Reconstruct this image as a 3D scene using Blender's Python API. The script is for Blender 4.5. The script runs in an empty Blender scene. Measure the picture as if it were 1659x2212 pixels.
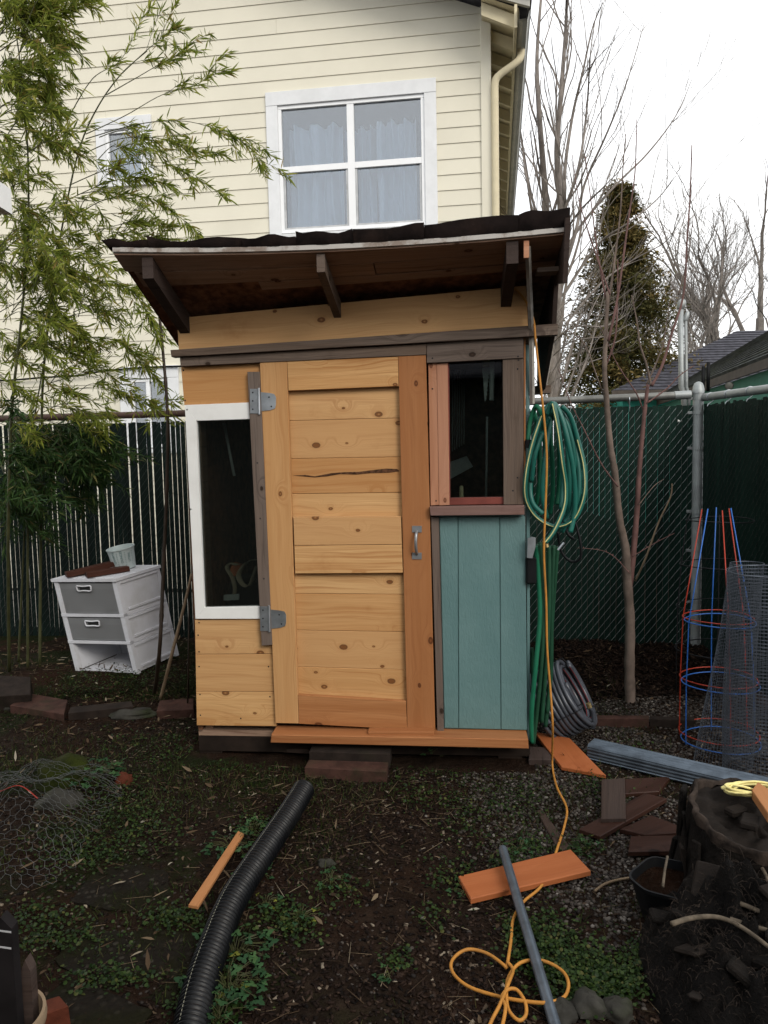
import bpy, math, random
import numpy as np
from mathutils import Vector as V, Matrix as M4, noise as mnoise

SC = bpy.context.scene
COL = SC.collection
rng = random.Random(7)
nrg = np.random.default_rng(11)

# ------------------------------------------------------------------ camera
F = 1660.0                       # focal length in units of a 1659 x 2212 frame
PITCH, ROLL, EYE = math.radians(4.8), 0.0205, V((0, 0, 1.6))
fwd = V((0, math.cos(PITCH), -math.sin(PITCH)))
u0 = V((0, math.sin(PITCH), math.cos(PITCH)))
cup = u0 * math.cos(ROLL) + V((1, 0, 0)) * math.sin(ROLL)
crt = V((1, 0, 0)) * math.cos(ROLL) - u0 * math.sin(ROLL)
cd = bpy.data.cameras.new('camera')
cd.sensor_fit = 'VERTICAL'; cd.sensor_height = 36.0; cd.sensor_width = 27.0
cd.lens = 36.0 * F / 2212.0; cd.clip_start = 0.05; cd.clip_end = 2000
cam = bpy.data.objects.new('camera', cd); COL.objects.link(cam)
cm = M4((crt, cup, -fwd)).transposed().to_4x4(); cm.translation = EYE
cam.matrix_world = cm
SC.camera = cam

# ------------------------------------------------------------------ sky, sun, exposure
SUN_EL, SUN_AZ = math.radians(33), math.radians(152)
W = bpy.data.worlds.new('World'); SC.world = W; W.use_nodes = True
wn, wl = W.node_tree.nodes, W.node_tree.links
wn.clear()
wo = wn.new('ShaderNodeOutputWorld'); bg = wn.new('ShaderNodeBackground')
sky = wn.new('ShaderNodeTexSky'); sky.sky_type = 'NISHITA'; sky.sun_disc = False
sky.sun_elevation = SUN_EL; sky.sun_rotation = SUN_AZ
sky.air_density = 1.2; sky.dust_density = 4.0; sky.ozone_density = 1.0
tc = wn.new('ShaderNodeTexCoord'); cl = wn.new('ShaderNodeTexNoise')
cl.inputs['Scale'].default_value = 2.2; cl.inputs['Detail'].default_value = 5
wl.new(tc.outputs['Generated'], cl.inputs['Vector'])
cr = wn.new('ShaderNodeValToRGB')                      # overcast layer: even, slightly cloudy
cr.color_ramp.elements[0].position = .3; cr.color_ramp.elements[0].color = (.88, .91, .95, 1)
cr.color_ramp.elements[1].position = .7; cr.color_ramp.elements[1].color = (1, .99, .97, 1)
wl.new(cl.outputs['Fac'], cr.inputs['Fac'])
sc_ = wn.new('ShaderNodeVectorMath'); sc_.operation = 'SCALE'; sc_.inputs['Scale'].default_value = 15.0
wl.new(cr.outputs['Color'], sc_.inputs[0])
mx = wn.new('ShaderNodeMix'); mx.data_type = 'RGBA'; mx.inputs['Factor'].default_value = .88
wl.new(sky.outputs['Color'], mx.inputs['A']); wl.new(sc_.outputs['Vector'], mx.inputs['B'])
wl.new(mx.outputs['Result'], bg.inputs['Color'])
bg.inputs['Strength'].default_value = 0.10
wl.new(bg.outputs['Background'], wo.inputs['Surface'])

sl = bpy.data.lights.new('sun', 'SUN'); sl.energy = 1.4; sl.angle = math.radians(22); sl.color = (1, .95, .87)
so = bpy.data.objects.new('sun', sl); COL.objects.link(so)
sd = V((math.sin(SUN_AZ) * math.cos(SUN_EL), math.cos(SUN_AZ) * math.cos(SUN_EL), math.sin(SUN_EL)))
so.rotation_euler = sd.to_track_quat('Z', 'Y').to_euler()
SC.view_settings.view_transform = 'Standard'; SC.view_settings.look = 'None'
SC.view_settings.gamma = 1; SC.view_settings.exposure = 0.18
SC.view_settings.use_curve_mapping = False
SC.cycles.max_bounces = 6; SC.cycles.transparent_max_bounces = 12

# ------------------------------------------------------------------ projection helpers (pixels of the 1659 x 2212 view -> points on real planes)
def ray(x, y): return crt * ((x - 829.5) / F) + cup * ((1106 - y) / F) + fwd
def on(x, y, o, n):
    d = ray(x, y); return EYE + d * ((V(o) - EYE).dot(n) / d.dot(n))
def G(x, y, z=0.0): return on(x, y, (0, 0, z), V((0, 0, 1)))
def YP(x, y, Y): return on(x, y, (0, Y, 0), V((0, 1, 0)))
class Frame:
    def __init__(s, o, deg):
        a = math.radians(deg); s.o = V(o); s.ex = V((math.cos(a), -math.sin(a), 0)); s.ey = V((math.sin(a), math.cos(a), 0))
    def px(s, x, y, off=0.0): return on(x, y, s.o - s.ey * off, s.ey)
    def uv(s, x, y, off=0.0):
        p = s.px(x, y, off); return (p - s.o).dot(s.ex), p.z
    def at(s, u, z, off=0.0): return s.o + s.ex * u - s.ey * off + V((0, 0, z))
SHED = Frame((-0.141, 3.849, 0), 5.5)
HOUSE = Frame((0, 8.0, 0), 8.3)
FENCE = Frame((-2.427, 6.228, 0), 9.4)

def sst(a, b, x):
    t = max(0., min(1., (x - a) / (b - a))); return t * t * (3 - 2 * t)
def hgt(x, y):
    h = 0.0
    h += .10 * sst(4.95, 5.25, y + .04 * math.sin(x * 5)) * (1 - sst(-1.15, -.85, x))
    h += .13 * sst(4.75, 5.35, y) * sst(.9, 1.15, x) * (1 - sst(2.6, 3.2, x))
    if y < 9 and abs(x) < 5:
        h += .030 * (mnoise.noise(V((x * 1.1, y * 1.1, 3))) + .4 * mnoise.noise(V((x * 3.1, y * 3.1, 8))))
        h += .008 * mnoise.noise(V((x * 9, y * 9, 1)))
    return h
def H(x, y, up=0.0):
    z = 0.0
    for _ in range(5):
        p = G(x, y, z); z = hgt(p.x, p.y) + up
    return G(x, y, z)

# ------------------------------------------------------------------ material helpers
class NT:
    def __init__(s, name):
        s.m = bpy.data.materials.new(name); s.m.use_nodes = True
        s.n, s.l = s.m.node_tree.nodes, s.m.node_tree.links
        s.b = s.n['Principled BSDF']; s.out = s.n['Material Output']
    def put(s, sock, v):
        if hasattr(v, 'is_output') or hasattr(v, 'links'): s.l.new(v, sock)
        elif isinstance(v, (tuple, list)) and len(v) == 3 and sock.type == 'RGBA': sock.default_value = (*v, 1)
        else: sock.default_value = v
    def node(s, t, out=0, **kw):
        nd = s.n.new(t)
        for k, v in kw.items():
            if k.startswith('i_'):
                key = k[2:].replace('_', ' ')
                s.put(nd.inputs[int(key)] if key.isdigit() else nd.inputs[key], v)
            else: setattr(nd, k, v)
        return nd.outputs[out]
    def math(s, op, a, b=0.0, clamp=False):
        nd = s.n.new('ShaderNodeMath'); nd.operation = op; nd.use_clamp = clamp
        s.put(nd.inputs[0], a); s.put(nd.inputs[1], b); return nd.outputs[0]
    def vec(s, x, y, z):
        nd = s.n.new('ShaderNodeCombineXYZ')
        for i, v in enumerate((x, y, z)): s.put(nd.inputs[i], v)
        return nd.outputs[0]
    def sep(s, v):
        nd = s.n.new('ShaderNodeSeparateXYZ'); s.put(nd.inputs[0], v); return nd.outputs
    def noise(s, v, sc=1.0, det=3.0, rough=.55, out='Fac', dist=0.0):
        nd = s.n.new('ShaderNodeTexNoise'); s.put(nd.inputs['Vector'], v); nd.inputs['Scale'].default_value = sc
        nd.inputs['Detail'].default_value = det; nd.inputs['Roughness'].default_value = rough; nd.inputs['Distortion'].default_value = dist
        return nd.outputs[out]
    def vor(s, v, sc=1.0, feat='F1', out='Distance', dim='3D'):
        nd = s.n.new('ShaderNodeTexVoronoi'); nd.voronoi_dimensions = dim; nd.feature = feat; s.put(nd.inputs['Vector'], v); nd.inputs['Scale'].default_value = sc
        return nd.outputs[out]
    def ramp(s, f, stops):
        nd = s.n.new('ShaderNodeValToRGB'); s.put(nd.inputs[0], f); e = nd.color_ramp.elements
        while len(e) < len(stops): e.new(.5)
        for i, (p, c) in enumerate(stops):
            e[i].position = p; e[i].color = (*c, 1) if len(c) == 3 else c
        return nd.outputs[0]
    def step(s, f, a, b, lo=0.0, hi=1.0):
        nd = s.n.new('ShaderNodeMapRange'); nd.interpolation_type = 'SMOOTHSTEP'
        s.put(nd.inputs['Value'], f); nd.inputs['From Min'].default_value = a; nd.inputs['From Max'].default_value = b
        nd.inputs['To Min'].default_value = lo; nd.inputs['To Max'].default_value = hi
        return nd.outputs[0]
    def mix(s, f, a, b, mode='MIX'):
        nd = s.n.new('ShaderNodeMix'); nd.data_type = 'RGBA'; nd.blend_type = mode
        s.put(nd.inputs['Factor'], f); s.put(nd.inputs['A'], a); s.put(nd.inputs['B'], b)
        return nd.outputs['Result']
    def bump(s, h, st=.3, d=.005):
        nd = s.n.new('ShaderNodeBump'); s.put(nd.inputs['Height'], h); nd.inputs['Strength'].default_value = st; nd.inputs['Distance'].default_value = d
        s.l.new(nd.outputs[0], s.b.inputs['Normal'])
    def col(s, c): s.put(s.b.inputs['Base Color'], c)
    def set(s, **kw):
        for k, v in kw.items(): s.put(s.b.inputs[k.replace('_', ' ')], v)
        return s.m
    def obj(s): return s.node('ShaderNodeTexCoord', 'Object')
    def rnd(s): return s.node('ShaderNodeObjectInfo', 'Random')
    def attr(s, n): return s.node('ShaderNodeAttribute', 'Fac', attribute_name=n)

def wood(name, base, dark, late, knots=.55, rough=.6, grain=1.0, wear=0.0, bumpd=.0012, spread=.25):
    t = NT(name); r = t.rnd(); s = t.sep(t.obj())
    x = t.math('ADD', s[0], t.math('MULTIPLY', r, 43.0)); z = t.math('ADD', s[2], t.math('MULTIPLY', r, 17.0)); y = s[1]
    kv = t.vec(t.math('MULTIPLY', x, 4.6), t.math('MULTIPLY', z, 7.0), 0.0)
    kd = t.vor(kv, dim='2D'); kcs = t.sep(t.vor(kv, out='Color', dim='2D')); kc = kcs[0]; ks = t.math('ADD', .030, t.math('MULTIPLY', kcs[1], .06))
    kd0 = kd; kd = t.math('ADD', kd, t.math('MULTIPLY', t.math('SUBTRACT', t.noise(t.vec(t.math('MULTIPLY', x, 60), 0.0, t.math('MULTIPLY', z, 60)), 1, 2), .5), .03))
    kq = t.math('DIVIDE', kd, ks)
    on_ = t.math('GREATER_THAN', kc, 1 - knots)
    halo = t.math('MULTIPLY', t.step(kd, .40, .03), on_)
    warp = t.noise(t.vec(t.math('MULTIPLY', x, 1.3), t.math('MULTIPLY', y, 3), t.math('MULTIPLY', z, 5)), 1, 2)
    zz = t.math('ADD', t.math('ADD', t.math('MULTIPLY', z, 48.0 * grain), t.math('MULTIPLY', warp, 6.0)), t.math('MULTIPLY', halo, 3.2))
    g = t.noise(t.vec(t.math('MULTIPLY', x, 1.1), t.math('MULTIPLY', y, 30), zz), 1, 4, .6)
    fine = t.noise(t.vec(t.math('MULTIPLY', x, 5.0), t.math('MULTIPLY', y, 160), t.math('MULTIPLY', z, 260)), 1, 2)
    broad = t.noise(t.vec(t.math('MULTIPLY', x, .6), 0, t.math('MULTIPLY', z, 15)), 1, 3)
    c = t.ramp(g, [(.34, late), (.44, base), (.58, tuple(min(1, q * 1.12) for q in base)), (.66, tuple((p + q) / 2 for p, q in zip(base, late)))])
    c = t.mix(t.step(broad, .38, .68, 0, .75), c, tuple(q * f for q, f in zip(base, (.82, .70, .58))))
    c = t.mix(t.step(fine, .35, .65, .0, .30), c, late)
    lines = t.noise(t.vec(t.math('MULTIPLY', x, .9), 0.0, t.math('MULTIPLY', zz, 3.2)), 1, 2)
    c = t.mix(t.step(lines, .52, .68, 0, .42), c, late)
    c = t.mix(t.math('MULTIPLY', r, spread * 2), c, late)
    c = t.mix(t.math('MULTIPLY', t.math('FRACT', t.math('MULTIPLY', r, 7.31)), spread), c, tuple(min(1, q * k) for q, k in zip(base, (1.12, 1.25, 1.5))))
    if wear:
        wv = t.noise(t.vec(t.math('MULTIPLY', x, 2.), 0, t.math('MULTIPLY', z, 60)), 1, 4, .7)
        c = t.mix(t.step(wv, .5, .75, 0, wear), c, dark)
    stn = t.noise(t.vec(t.math('MULTIPLY', x, 2.2), 0.0, t.math('MULTIPLY', z, 3.2)), 1, 5, .7)
    c = t.mix(t.step(stn, .56, .74, 0, .42), c, tuple(q * k for q, k in zip(late, (.75, .62, .5))))
    kn = t.math('MULTIPLY', t.step(kq, 1.05, .8), on_)
    kr = t.math('MULTIPLY', t.step(t.math('ABSOLUTE', t.math('SUBTRACT', kq, .98)), .28, .0), on_)
    kh = t.math('MULTIPLY', t.step(kq, 2.6, 1.0), on_)
    core = t.math('MULTIPLY', t.step(kq, .55, .1), t.step(kcs[2], .3, .7))
    kn = t.math('MULTIPLY', kn, t.math('SUBTRACT', 1.0, t.math('MULTIPLY', core, .55)))
    c = t.mix(t.math('MULTIPLY', kh, .35), c, late)
    c = t.mix(t.math('MULTIPLY', kn, .88), c, tuple(q * f for q, f in zip(late, (.36, .26, .20))))
    c = t.mix(t.math('MULTIPLY', kr, .8), c, dark)
    t.col(c); t.bump(t.math('ADD', g, t.math('MULTIPLY', fine, .6)), .5, bumpd)
    return t.set(Roughness=rough, Specular_IOR_Level=.14)

def plain(name, c, rough=.6, metal=0.0, var=.15, sc=8, bump=0.0, dirt=None, dsc=3.0, damt=.5, **kw):
    t = NT(name); o = t.obj(); r = t.rnd()
    v = t.node('ShaderNodeVectorMath', operation='ADD', i_0=o, i_1=t.vec(t.math('MULTIPLY', r, 31), t.math('MULTIPLY', r, 57), 0))
    n = t.noise(v, sc, 5, .6)
    cc = t.mix(t.step(n, .3, .7), tuple(q * (1 - var) for q in c), tuple(min(1, q * (1 + var)) for q in c))
    if dirt:
        d = t.noise(v, dsc, 6, .65); cc = t.mix(t.step(d, .48, .72, 0, damt), cc, dirt)
    t.col(cc)
    if bump: t.bump(t.noise(v, sc * 6, 4, .6), .5, bump)
    kw.setdefault('Specular_IOR_Level', .16 if rough > .4 else .4)
    return t.set(Roughness=rough, Metallic=metal, **kw)

def leafmat(name, stops, rough=.45, trans=.25):
    t = NT(name); c = t.ramp(t.attr('rnd'), stops); t.col(c); t.set(Roughness=rough, Specular_IOR_Level=.12)
    tr = t.n.new('ShaderNodeBsdfTranslucent'); t.l.new(c, tr.inputs['Color'])
    ms = t.n.new('ShaderNodeMixShader'); ms.inputs[0].default_value = trans
    t.l.new(t.b.outputs[0], ms.inputs[1]); t.l.new(tr.outputs[0], ms.inputs[2]); t.l.new(ms.outputs[0], t.out.inputs['Surface'])
    return t.m

def glassmat(name, tint=(.85, .9, .9), refl=.12, rough=.02):
    t = NT(name); tr = t.n.new('ShaderNodeBsdfTransparent'); tr.inputs['Color'].default_value = (*tint, 1)
    gl = t.n.new('ShaderNodeBsdfGlossy'); gl.inputs['Roughness'].default_value = rough
    fr = t.n.new('ShaderNodeFresnel'); fr.inputs['IOR'].default_value = 1.5
    f = t.math('ADD', fr.outputs[0], refl, True)
    ms = t.n.new('ShaderNodeMixShader'); t.l.new(f, ms.inputs[0])
    t.l.new(tr.outputs[0], ms.inputs[1]); t.l.new(gl.outputs[0], ms.inputs[2]); t.l.new(ms.outputs[0], t.out.inputs['Surface'])
    return t.m

MT = {}
MT['cedar'] = wood('cedar', (.59, .358, .158), (.075, .028, .012), (.40, .185, .064), .50, spread=.32)
MT['cedar_deep'] = wood('cedar_deep', (.39, .178, .070), (.06, .022, .010), (.27, .105, .038), .25, grain=.7)
MT['cedar_wet'] = wood('cedar_wet', (.38, .170, .068), (.06, .022, .010), (.25, .090, .032), .15, rough=.5)
MT['cedar_pink'] = wood('cedar_pink', (.44, .225, .135), (.09, .035, .02), (.33, .15, .085), .3)
MT['cedar_red'] = wood('cedar_red', (.36, .118, .042), (.08, .025, .01), (.25, .068, .02), .12, rough=.5)
MT['grey_wood'] = wood('grey_wood', (.155, .117, .092), (.018, .012, .009), (.068, .048, .037), .45, rough=.8, wear=.6, bumpd=.003)
MT['grey_wood_red'] = wood('grey_wood_red', (.19, .115, .095), (.03, .018, .014), (.12, .070, .060), .35, rough=.8, wear=.5, bumpd=.003)
MT['dark_wood'] = wood('dark_wood', (.058, .040, .033), (.012, .008, .007), (.034, .024, .020), .3, rough=.75, wear=.7, bumpd=.003)
MT['brown_board'] = wood('brown_board', (.040, .018, .0125), (.008, .004, .0035), (.022, .0095, .0065), .2, rough=.45, wear=.5)
MT['deck_wood'] = wood('deck_wood', (.32, .215, .15), (.04, .022, .015), (.17, .095, .06), .4, rough=.8, wear=.5)
MT['osb'] = plain('osb', (.16, .075, .042), .85, var=.45, sc=22, dirt=(.02, .01, .008), damt=.6)
MT['tan_stick'] = wood('tan_stick', (.22, .165, .105), (.05, .035, .02), (.15, .10, .06), .1, rough=.7)
MT['white_paint'] = plain('white_paint', (.78, .78, .76), .45, var=.03, dirt=(.50, .49, .45), damt=.25)
MT['vinyl'] = plain('vinyl', (.82, .83, .84), .35, var=.02)
MT['trim_white'] = plain('trim_white', (.72, .73, .74), .55, var=.04, dirt=(.55, .56, .55), damt=.35, dsc=1.2)
MT['siding'] = plain('siding', (.70, .665, .55), .6, var=.035, sc=1.2, bump=.0006, dirt=(.58, .55, .45), dsc=.9, damt=.35)
MT['siding_joint'] = plain('siding_joint', (.36, .33, .26), .8)
MT['gutter'] = plain('gutter', (.40, .39, .35), .5, var=.1, dirt=(.22, .21, .17), damt=.6)
MT['soffit'] = plain('soffit', (.62, .55, .38), .7, var=.05)
MT['shingle'] = plain('shingle', (.06, .06, .072), .9, var=.35, sc=9)
MT['tar'] = plain('tar', (.0075, .005, .0045), .95, var=.5, sc=9, bump=.006, dirt=(.022, .013, .010), dsc=4, damt=.6, Specular_IOR_Level=.08)
MT['galv'] = plain('galv', (.42, .45, .48), .42, .85, var=.18, sc=14, dirt=(.22, .23, .24), damt=.6)
MT['galv_dull'] = plain('galv_dull', (.34, .36, .36), .55, .6, var=.15, sc=8, dirt=(.14, .13, .11), dsc=2, damt=.6)
MT['rail_rust'] = plain('rail_rust', (.085, .050, .040), .6, .2, var=.3, sc=5, dirt=(.03, .022, .018), damt=.7)
MT['rail_grey'] = plain('rail_grey', (.15, .15, .14), .5, .5, var=.2, sc=4, dirt=(.36, .36, .34), dsc=5, damt=.5)
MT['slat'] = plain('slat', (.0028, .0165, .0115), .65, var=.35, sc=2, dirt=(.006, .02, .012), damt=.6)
MT['slat_shaded'] = plain('slat_shaded', (.0022, .0085, .0062), .7, var=.35, sc=2)  # slat green darkened for the bamboo's shade over the left run
MT['slat_dark'] = plain('slat_dark', (.006, .018, .013), .6, var=.3, sc=2)
MT['iron'] = plain('iron', (.02, .02, .022), .5, .3)
MT['brass'] = plain('brass', (.55, .42, .2), .35, .9)
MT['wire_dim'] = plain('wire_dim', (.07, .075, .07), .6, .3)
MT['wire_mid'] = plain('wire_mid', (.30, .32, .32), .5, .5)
MT['black_plastic'] = plain('black_plastic', (.0065, .007, .008), .5, var=.2, dirt=(.022, .020, .017), damt=.3, dsc=6, Specular_IOR_Level=.14)
MT['pipe_black'] = plain('pipe_black', (.0035, .004, .005), .36, var=.2, dirt=(.02, .018, .015), damt=.25, dsc=6, Specular_IOR_Level=.2)
MT['white_plastic'] = plain('white_plastic', (.62, .63, .67), .45, var=.03, dirt=(.38, .37, .34), dsc=3, damt=.4)
MT['drawer_grey'] = plain('drawer_grey', (.19, .195, .20), .4, var=.06, dirt=(.10, .10, .10), damt=.4)
MT['rope_yellow'] = plain('rope_yellow', (.75, .66, .28), .7, var=.1, sc=40)
MT['cord'] = plain('cord', (.42, .185, .036), .55, var=.12, sc=25, dirt=(.27, .13, .04), dsc=18, damt=.6)
MT['twig'] = plain('twig', (.20, .175, .155), .85, var=.25, sc=6)
MT['bark'] = plain('bark', (.145, .110, .090), .85, var=.3, sc=9, bump=.004, dirt=(.06, .045, .035), damt=.5)
MT['bark_red'] = plain('bark_red', (.13, .070, .062), .6, var=.25, sc=9, bump=.002)

# ------------------------------------------------------------------ object helpers
WM = {}
def place(o, parent=None, M=None):
    M = M or M4.Identity(4); COL.objects.link(o)
    if parent is not None:
        o.parent = parent; o.matrix_basis = WM[parent].inverted() @ M
    else: o.matrix_basis = M
    WM[o] = M.copy(); return o
def tag(o, label, cat=None, group=None, kind=None):
    if label: o['label'] = label
    if cat: o['category'] = cat
    if group: o['group'] = group
    if kind: o['kind'] = kind
    return o
def thing(name, loc, label, cat, group=None):
    o = bpy.data.objects.new(name, None); o.empty_display_size = .1
    place(o, None, M4.Translation(V(loc))); return tag(o, label, cat, group)
class MB:
    def __init__(s): s.v, s.f = [], []
    def add(s, vs, fs):
        k = len(s.v); s.v += [V(p) for p in vs]; s.f += [tuple(i + k for i in f) for f in fs]; return s
    def hexa(s, b, t):                                   # two matching quads
        return s.add(list(b) + list(t), [(3, 2, 1, 0), (4, 5, 6, 7), (0, 1, 5, 4), (1, 2, 6, 5), (2, 3, 7, 6), (3, 0, 4, 7)])
    def box(s, c, sx, sy, sz, R=None, ch=0.0):
        R = R or M4.Identity(3); c = V(c)
        if ch:
            m = min(ch, sx / 2.2, sy / 2.2, sz / 2.2); vs = []; ids = {}
            for a in (-1, 1):
                for b in (-1, 1):
                    for d in (-1, 1):
                        for ax in range(3):
                            p = [a * sx / 2, b * sy / 2, d * sz / 2]
                            for q in range(3):
                                if q != ax: p[q] -= (a, b, d)[q] * m
                            ids[(a, b, d, ax)] = len(vs); vs.append(c + R @ V(p))
            fs = []
            for ax in range(3):
                o1, o2 = [q for q in range(3) if q != ax]
                for sg in (-1, 1):
                    loop = []
                    for p, q in ((-1, -1), (1, -1), (1, 1), (-1, 1)):
                        k = [0, 0, 0]; k[ax] = sg; k[o1] = p; k[o2] = q; loop.append(ids[(*k, ax)])
                    fs.append(tuple(loop if (sg > 0) == (ax != 1) else loop[::-1]))
            for ax in range(3):
                o1, o2 = [q for q in range(3) if q != ax]
                for p in (-1, 1):
                    for q in (-1, 1):
                        ks = []
                        for e in (-1, 1):
                            k = [0, 0, 0]; k[ax] = e; k[o1] = p; k[o2] = q; ks.append(tuple(k))
                        fs.append((ids[(*ks[0], o1)], ids[(*ks[1], o1)], ids[(*ks[1], o2)], ids[(*ks[0], o2)]))
            for a in (-1, 1):
                for b in (-1, 1):
                    for d in (-1, 1): fs.append(tuple(ids[(a, b, d, ax)] for ax in range(3)))
            return s.add(vs, fs)
        P = [c + R @ V((a * sx / 2, b * sy / 2, d * sz / 2)) for d in (-1, 1) for a, b in ((-1, -1), (1, -1), (1, 1), (-1, 1))]
        return s.hexa(P[:4], P[4:])
    def tube(s, pts, rad, n=8, cap=True, close=False, ph=0.0):
        pts = [V(p) for p in pts]; L = len(pts)
        if not hasattr(rad, '__len__'): rad = [rad] * L
        k0 = len(s.v); up = None
        for i, p in enumerate(pts):
            a = pts[(i - 1) % L] if (i > 0 or close) else p; b = pts[(i + 1) % L] if (i < L - 1 or close) else p
            t = (b - a); t = t.normalized() if t.length > 1e-9 else V((0, 0, 1))
            if up is None: up = t.orthogonal().normalized()
            up = up - t * up.dot(t); up = up.normalized() if up.length > 1e-6 else t.orthogonal().normalized()
            w = t.cross(up)
            for j in range(n):
                an = 2 * math.pi * j / n + ph; s.v.append(p + (up * math.cos(an) + w * math.sin(an)) * rad[i])
        for i in range(L if close else L - 1):
            i2 = (i + 1) % L
            for j in range(n):
                j2 = (j + 1) % n; s.f.append((k0 + i * n + j, k0 + i * n + j2, k0 + i2 * n + j2, k0 + i2 * n + j))
        if cap and not close:
            s.f.append(tuple(k0 + j for j in range(n))[::-1]); s.f.append(tuple(k0 + (L - 1) * n + j for j in range(n)))
        return s
    def lathe(s, prof, M, n=24, arc=1.0, close=False):
        k0 = len(s.v); full = arc >= .999; m = n if full else n + 1
        for r, z in prof:
            for j in range(m):
                a = 2 * math.pi * arc * j / n; s.v.append(M @ V((r * math.cos(a), r * math.sin(a), z)))
        for i in range(len(prof) - 1):
            for j in range(n):
                j2 = (j + 1) % m; s.f.append((k0 + i * m + j, k0 + i * m + j2, k0 + (i + 1) * m + j2, k0 + (i + 1) * m + j))
        return s
    def poly(s, pts, nrm, t):                            # flat outline with thickness
        n = len(pts); pts = [V(p) for p in pts]; nrm = V(nrm); k = len(s.v)
        s.v += pts + [p - nrm * t for p in pts]
        s.f.append(tuple(range(k, k + n))); s.f.append(tuple(range(k + 2 * n - 1, k + n - 1, -1)))
        for i in range(n):
            j = (i + 1) % n; s.f.append((k + j, k + i, k + n + i, k + n + j))
        return s
    def grid(s, P):                                      # rows of points
        k = len(s.v); h, w = len(P), len(P[0])
        for row in P: s.v += [V(p) for p in row]
        for i in range(h - 1):
            for j in range(w - 1): s.f.append((k + i * w + j, k + i * w + j + 1, k + (i + 1) * w + j + 1, k + (i + 1) * w + j))
        return s
    def mesh(s, name, M=None):
        me = bpy.data.meshes.new(name); inv = M.inverted() if M else None
        me.from_pydata([tuple(inv @ p) if inv else tuple(p) for p in s.v], [], s.f); me.update(); return me
    def build(s, name, mat, parent=None, M=None, smooth=False, base=False, auto=None):
        if M is None:
            lo = V([min(p[i] for p in s.v) for i in range(3)]); hi = V([max(p[i] for p in s.v) for i in range(3)])
            c = (lo + hi) / 2
            if base: c.z = lo.z
            M = M4.Translation(c)
        me = s.mesh(name, M)
        if mat: me.materials.append(MT[mat] if isinstance(mat, str) else mat)
        if smooth:
            me.polygons.foreach_set('use_smooth', [True] * len(me.polygons))
            if auto: me.set_sharp_from_angle(angle=math.radians(auto))
        o = bpy.data.objects.new(name, me); return place(o, parent, M)

def frame_from(p0, p1, p3):                              # X along p0->p1, Z towards p3
    x = (p1 - p0).normalized(); z = (p3 - p0); z = (z - x * z.dot(x)).normalized(); y = z.cross(x)
    M = M4((x, y, z)).transposed().to_4x4(); return M
def board(name, q, t, mat, parent=None, along=None, ch=.0015, into=None):
    """board with front face q = [bottom left, bottom right, top right, top left] (points), thickness t going back"""
    q = [V(p) for p in q]; c = sum(q, V()) / 4
    n = (q[1] - q[0]).cross(q[3] - q[0]).normalized()
    n = -n                                                # pointing away from the viewer side (into the wall)
    if into is not None and n.dot(into) < 0: n = -n
    L1, L2 = (q[1] - q[0]).length, (q[3] - q[0]).length
    horiz = L1 >= L2 if along is None else along == 'h'
    M = frame_from(q[0], q[1], q[3]) if horiz else frame_from(q[0], q[3], q[1])
    M.translation = c + n * (t / 2)
    mb = MB(); ch = min(ch, L1 / 4, L2 / 4, t / 3)
    inn = []
    for i in range(4):
        a, b = q[i - 1], q[(i + 1) % 4]; inn.append(q[i] + (a - q[i]).normalized() * ch + (b - q[i]).normalized() * ch)
    rim = [p + n * ch for p in q]; back = [p + n * t for p in q]
    mb.v = inn + rim + back
    mb.f = [(0, 1, 2, 3)] + [(4 + i, 4 + (i + 1) % 4, (i + 1) % 4, i) for i in range(4)] + \
           [(8 + i, 8 + (i + 1) % 4, 4 + (i + 1) % 4, 4 + i) for i in range(4)] + [(11, 10, 9, 8)]
    return mb.build(name, mat, parent, M)

def smooth_path(pts, n=6):                               # Catmull-Rom
    P = [V(p) for p in pts]; out = []
    for i in range(len(P) - 1):
        a, b, c, d = P[max(0, i - 1)], P[i], P[i + 1], P[min(len(P) - 1, i + 2)]
        for k in range(n):
            t = k / n; t2, t3 = t * t, t ** 3
            out.append(.5 * ((2 * b) + (c - a) * t + (2 * a - 5 * b + 4 * c - d) * t2 + (3 * b - a - 3 * c + d) * t3))
    out.append(P[-1]); return out

def np_mesh(name, verts, faces_idx, mat, parent=None, rnd=None, smooth=False, M=None):
    """verts (N,3) array, faces_idx (K,s) int array, rnd: one value per vertex"""
    me = bpy.data.meshes.new(name); n, k, s = len(verts), len(faces_idx), faces_idx.shape[1]
    if M is None:
        c = (verts.min(0) + verts.max(0)) / 2; M = M4.Translation(V(c))
    verts = verts - np.array(M.translation)
    me.vertices.add(n); me.vertices.foreach_set('co', verts.astype(np.float32).ravel())
    me.loops.add(k * s); me.loops.foreach_set('vertex_index', faces_idx.astype(np.int32).ravel())
    me.polygons.add(k); me.polygons.foreach_set('loop_start', np.arange(0, k * s, s, dtype=np.int32))
    me.polygons.foreach_set('loop_total', np.full(k, s, dtype=np.int32))
    me.update(calc_edges=True)
    if smooth: me.polygons.foreach_set('use_smooth', np.ones(k, dtype=bool))
    if rnd is not None:
        a = me.attributes.new('rnd', 'FLOAT', 'POINT'); a.data.foreach_set('value', rnd.astype(np.float32))
    me.materials.append(MT[mat] if isinstance(mat, str) else mat)
    o = bpy.data.objects.new(name, me); return place(o, parent, M)

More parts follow.
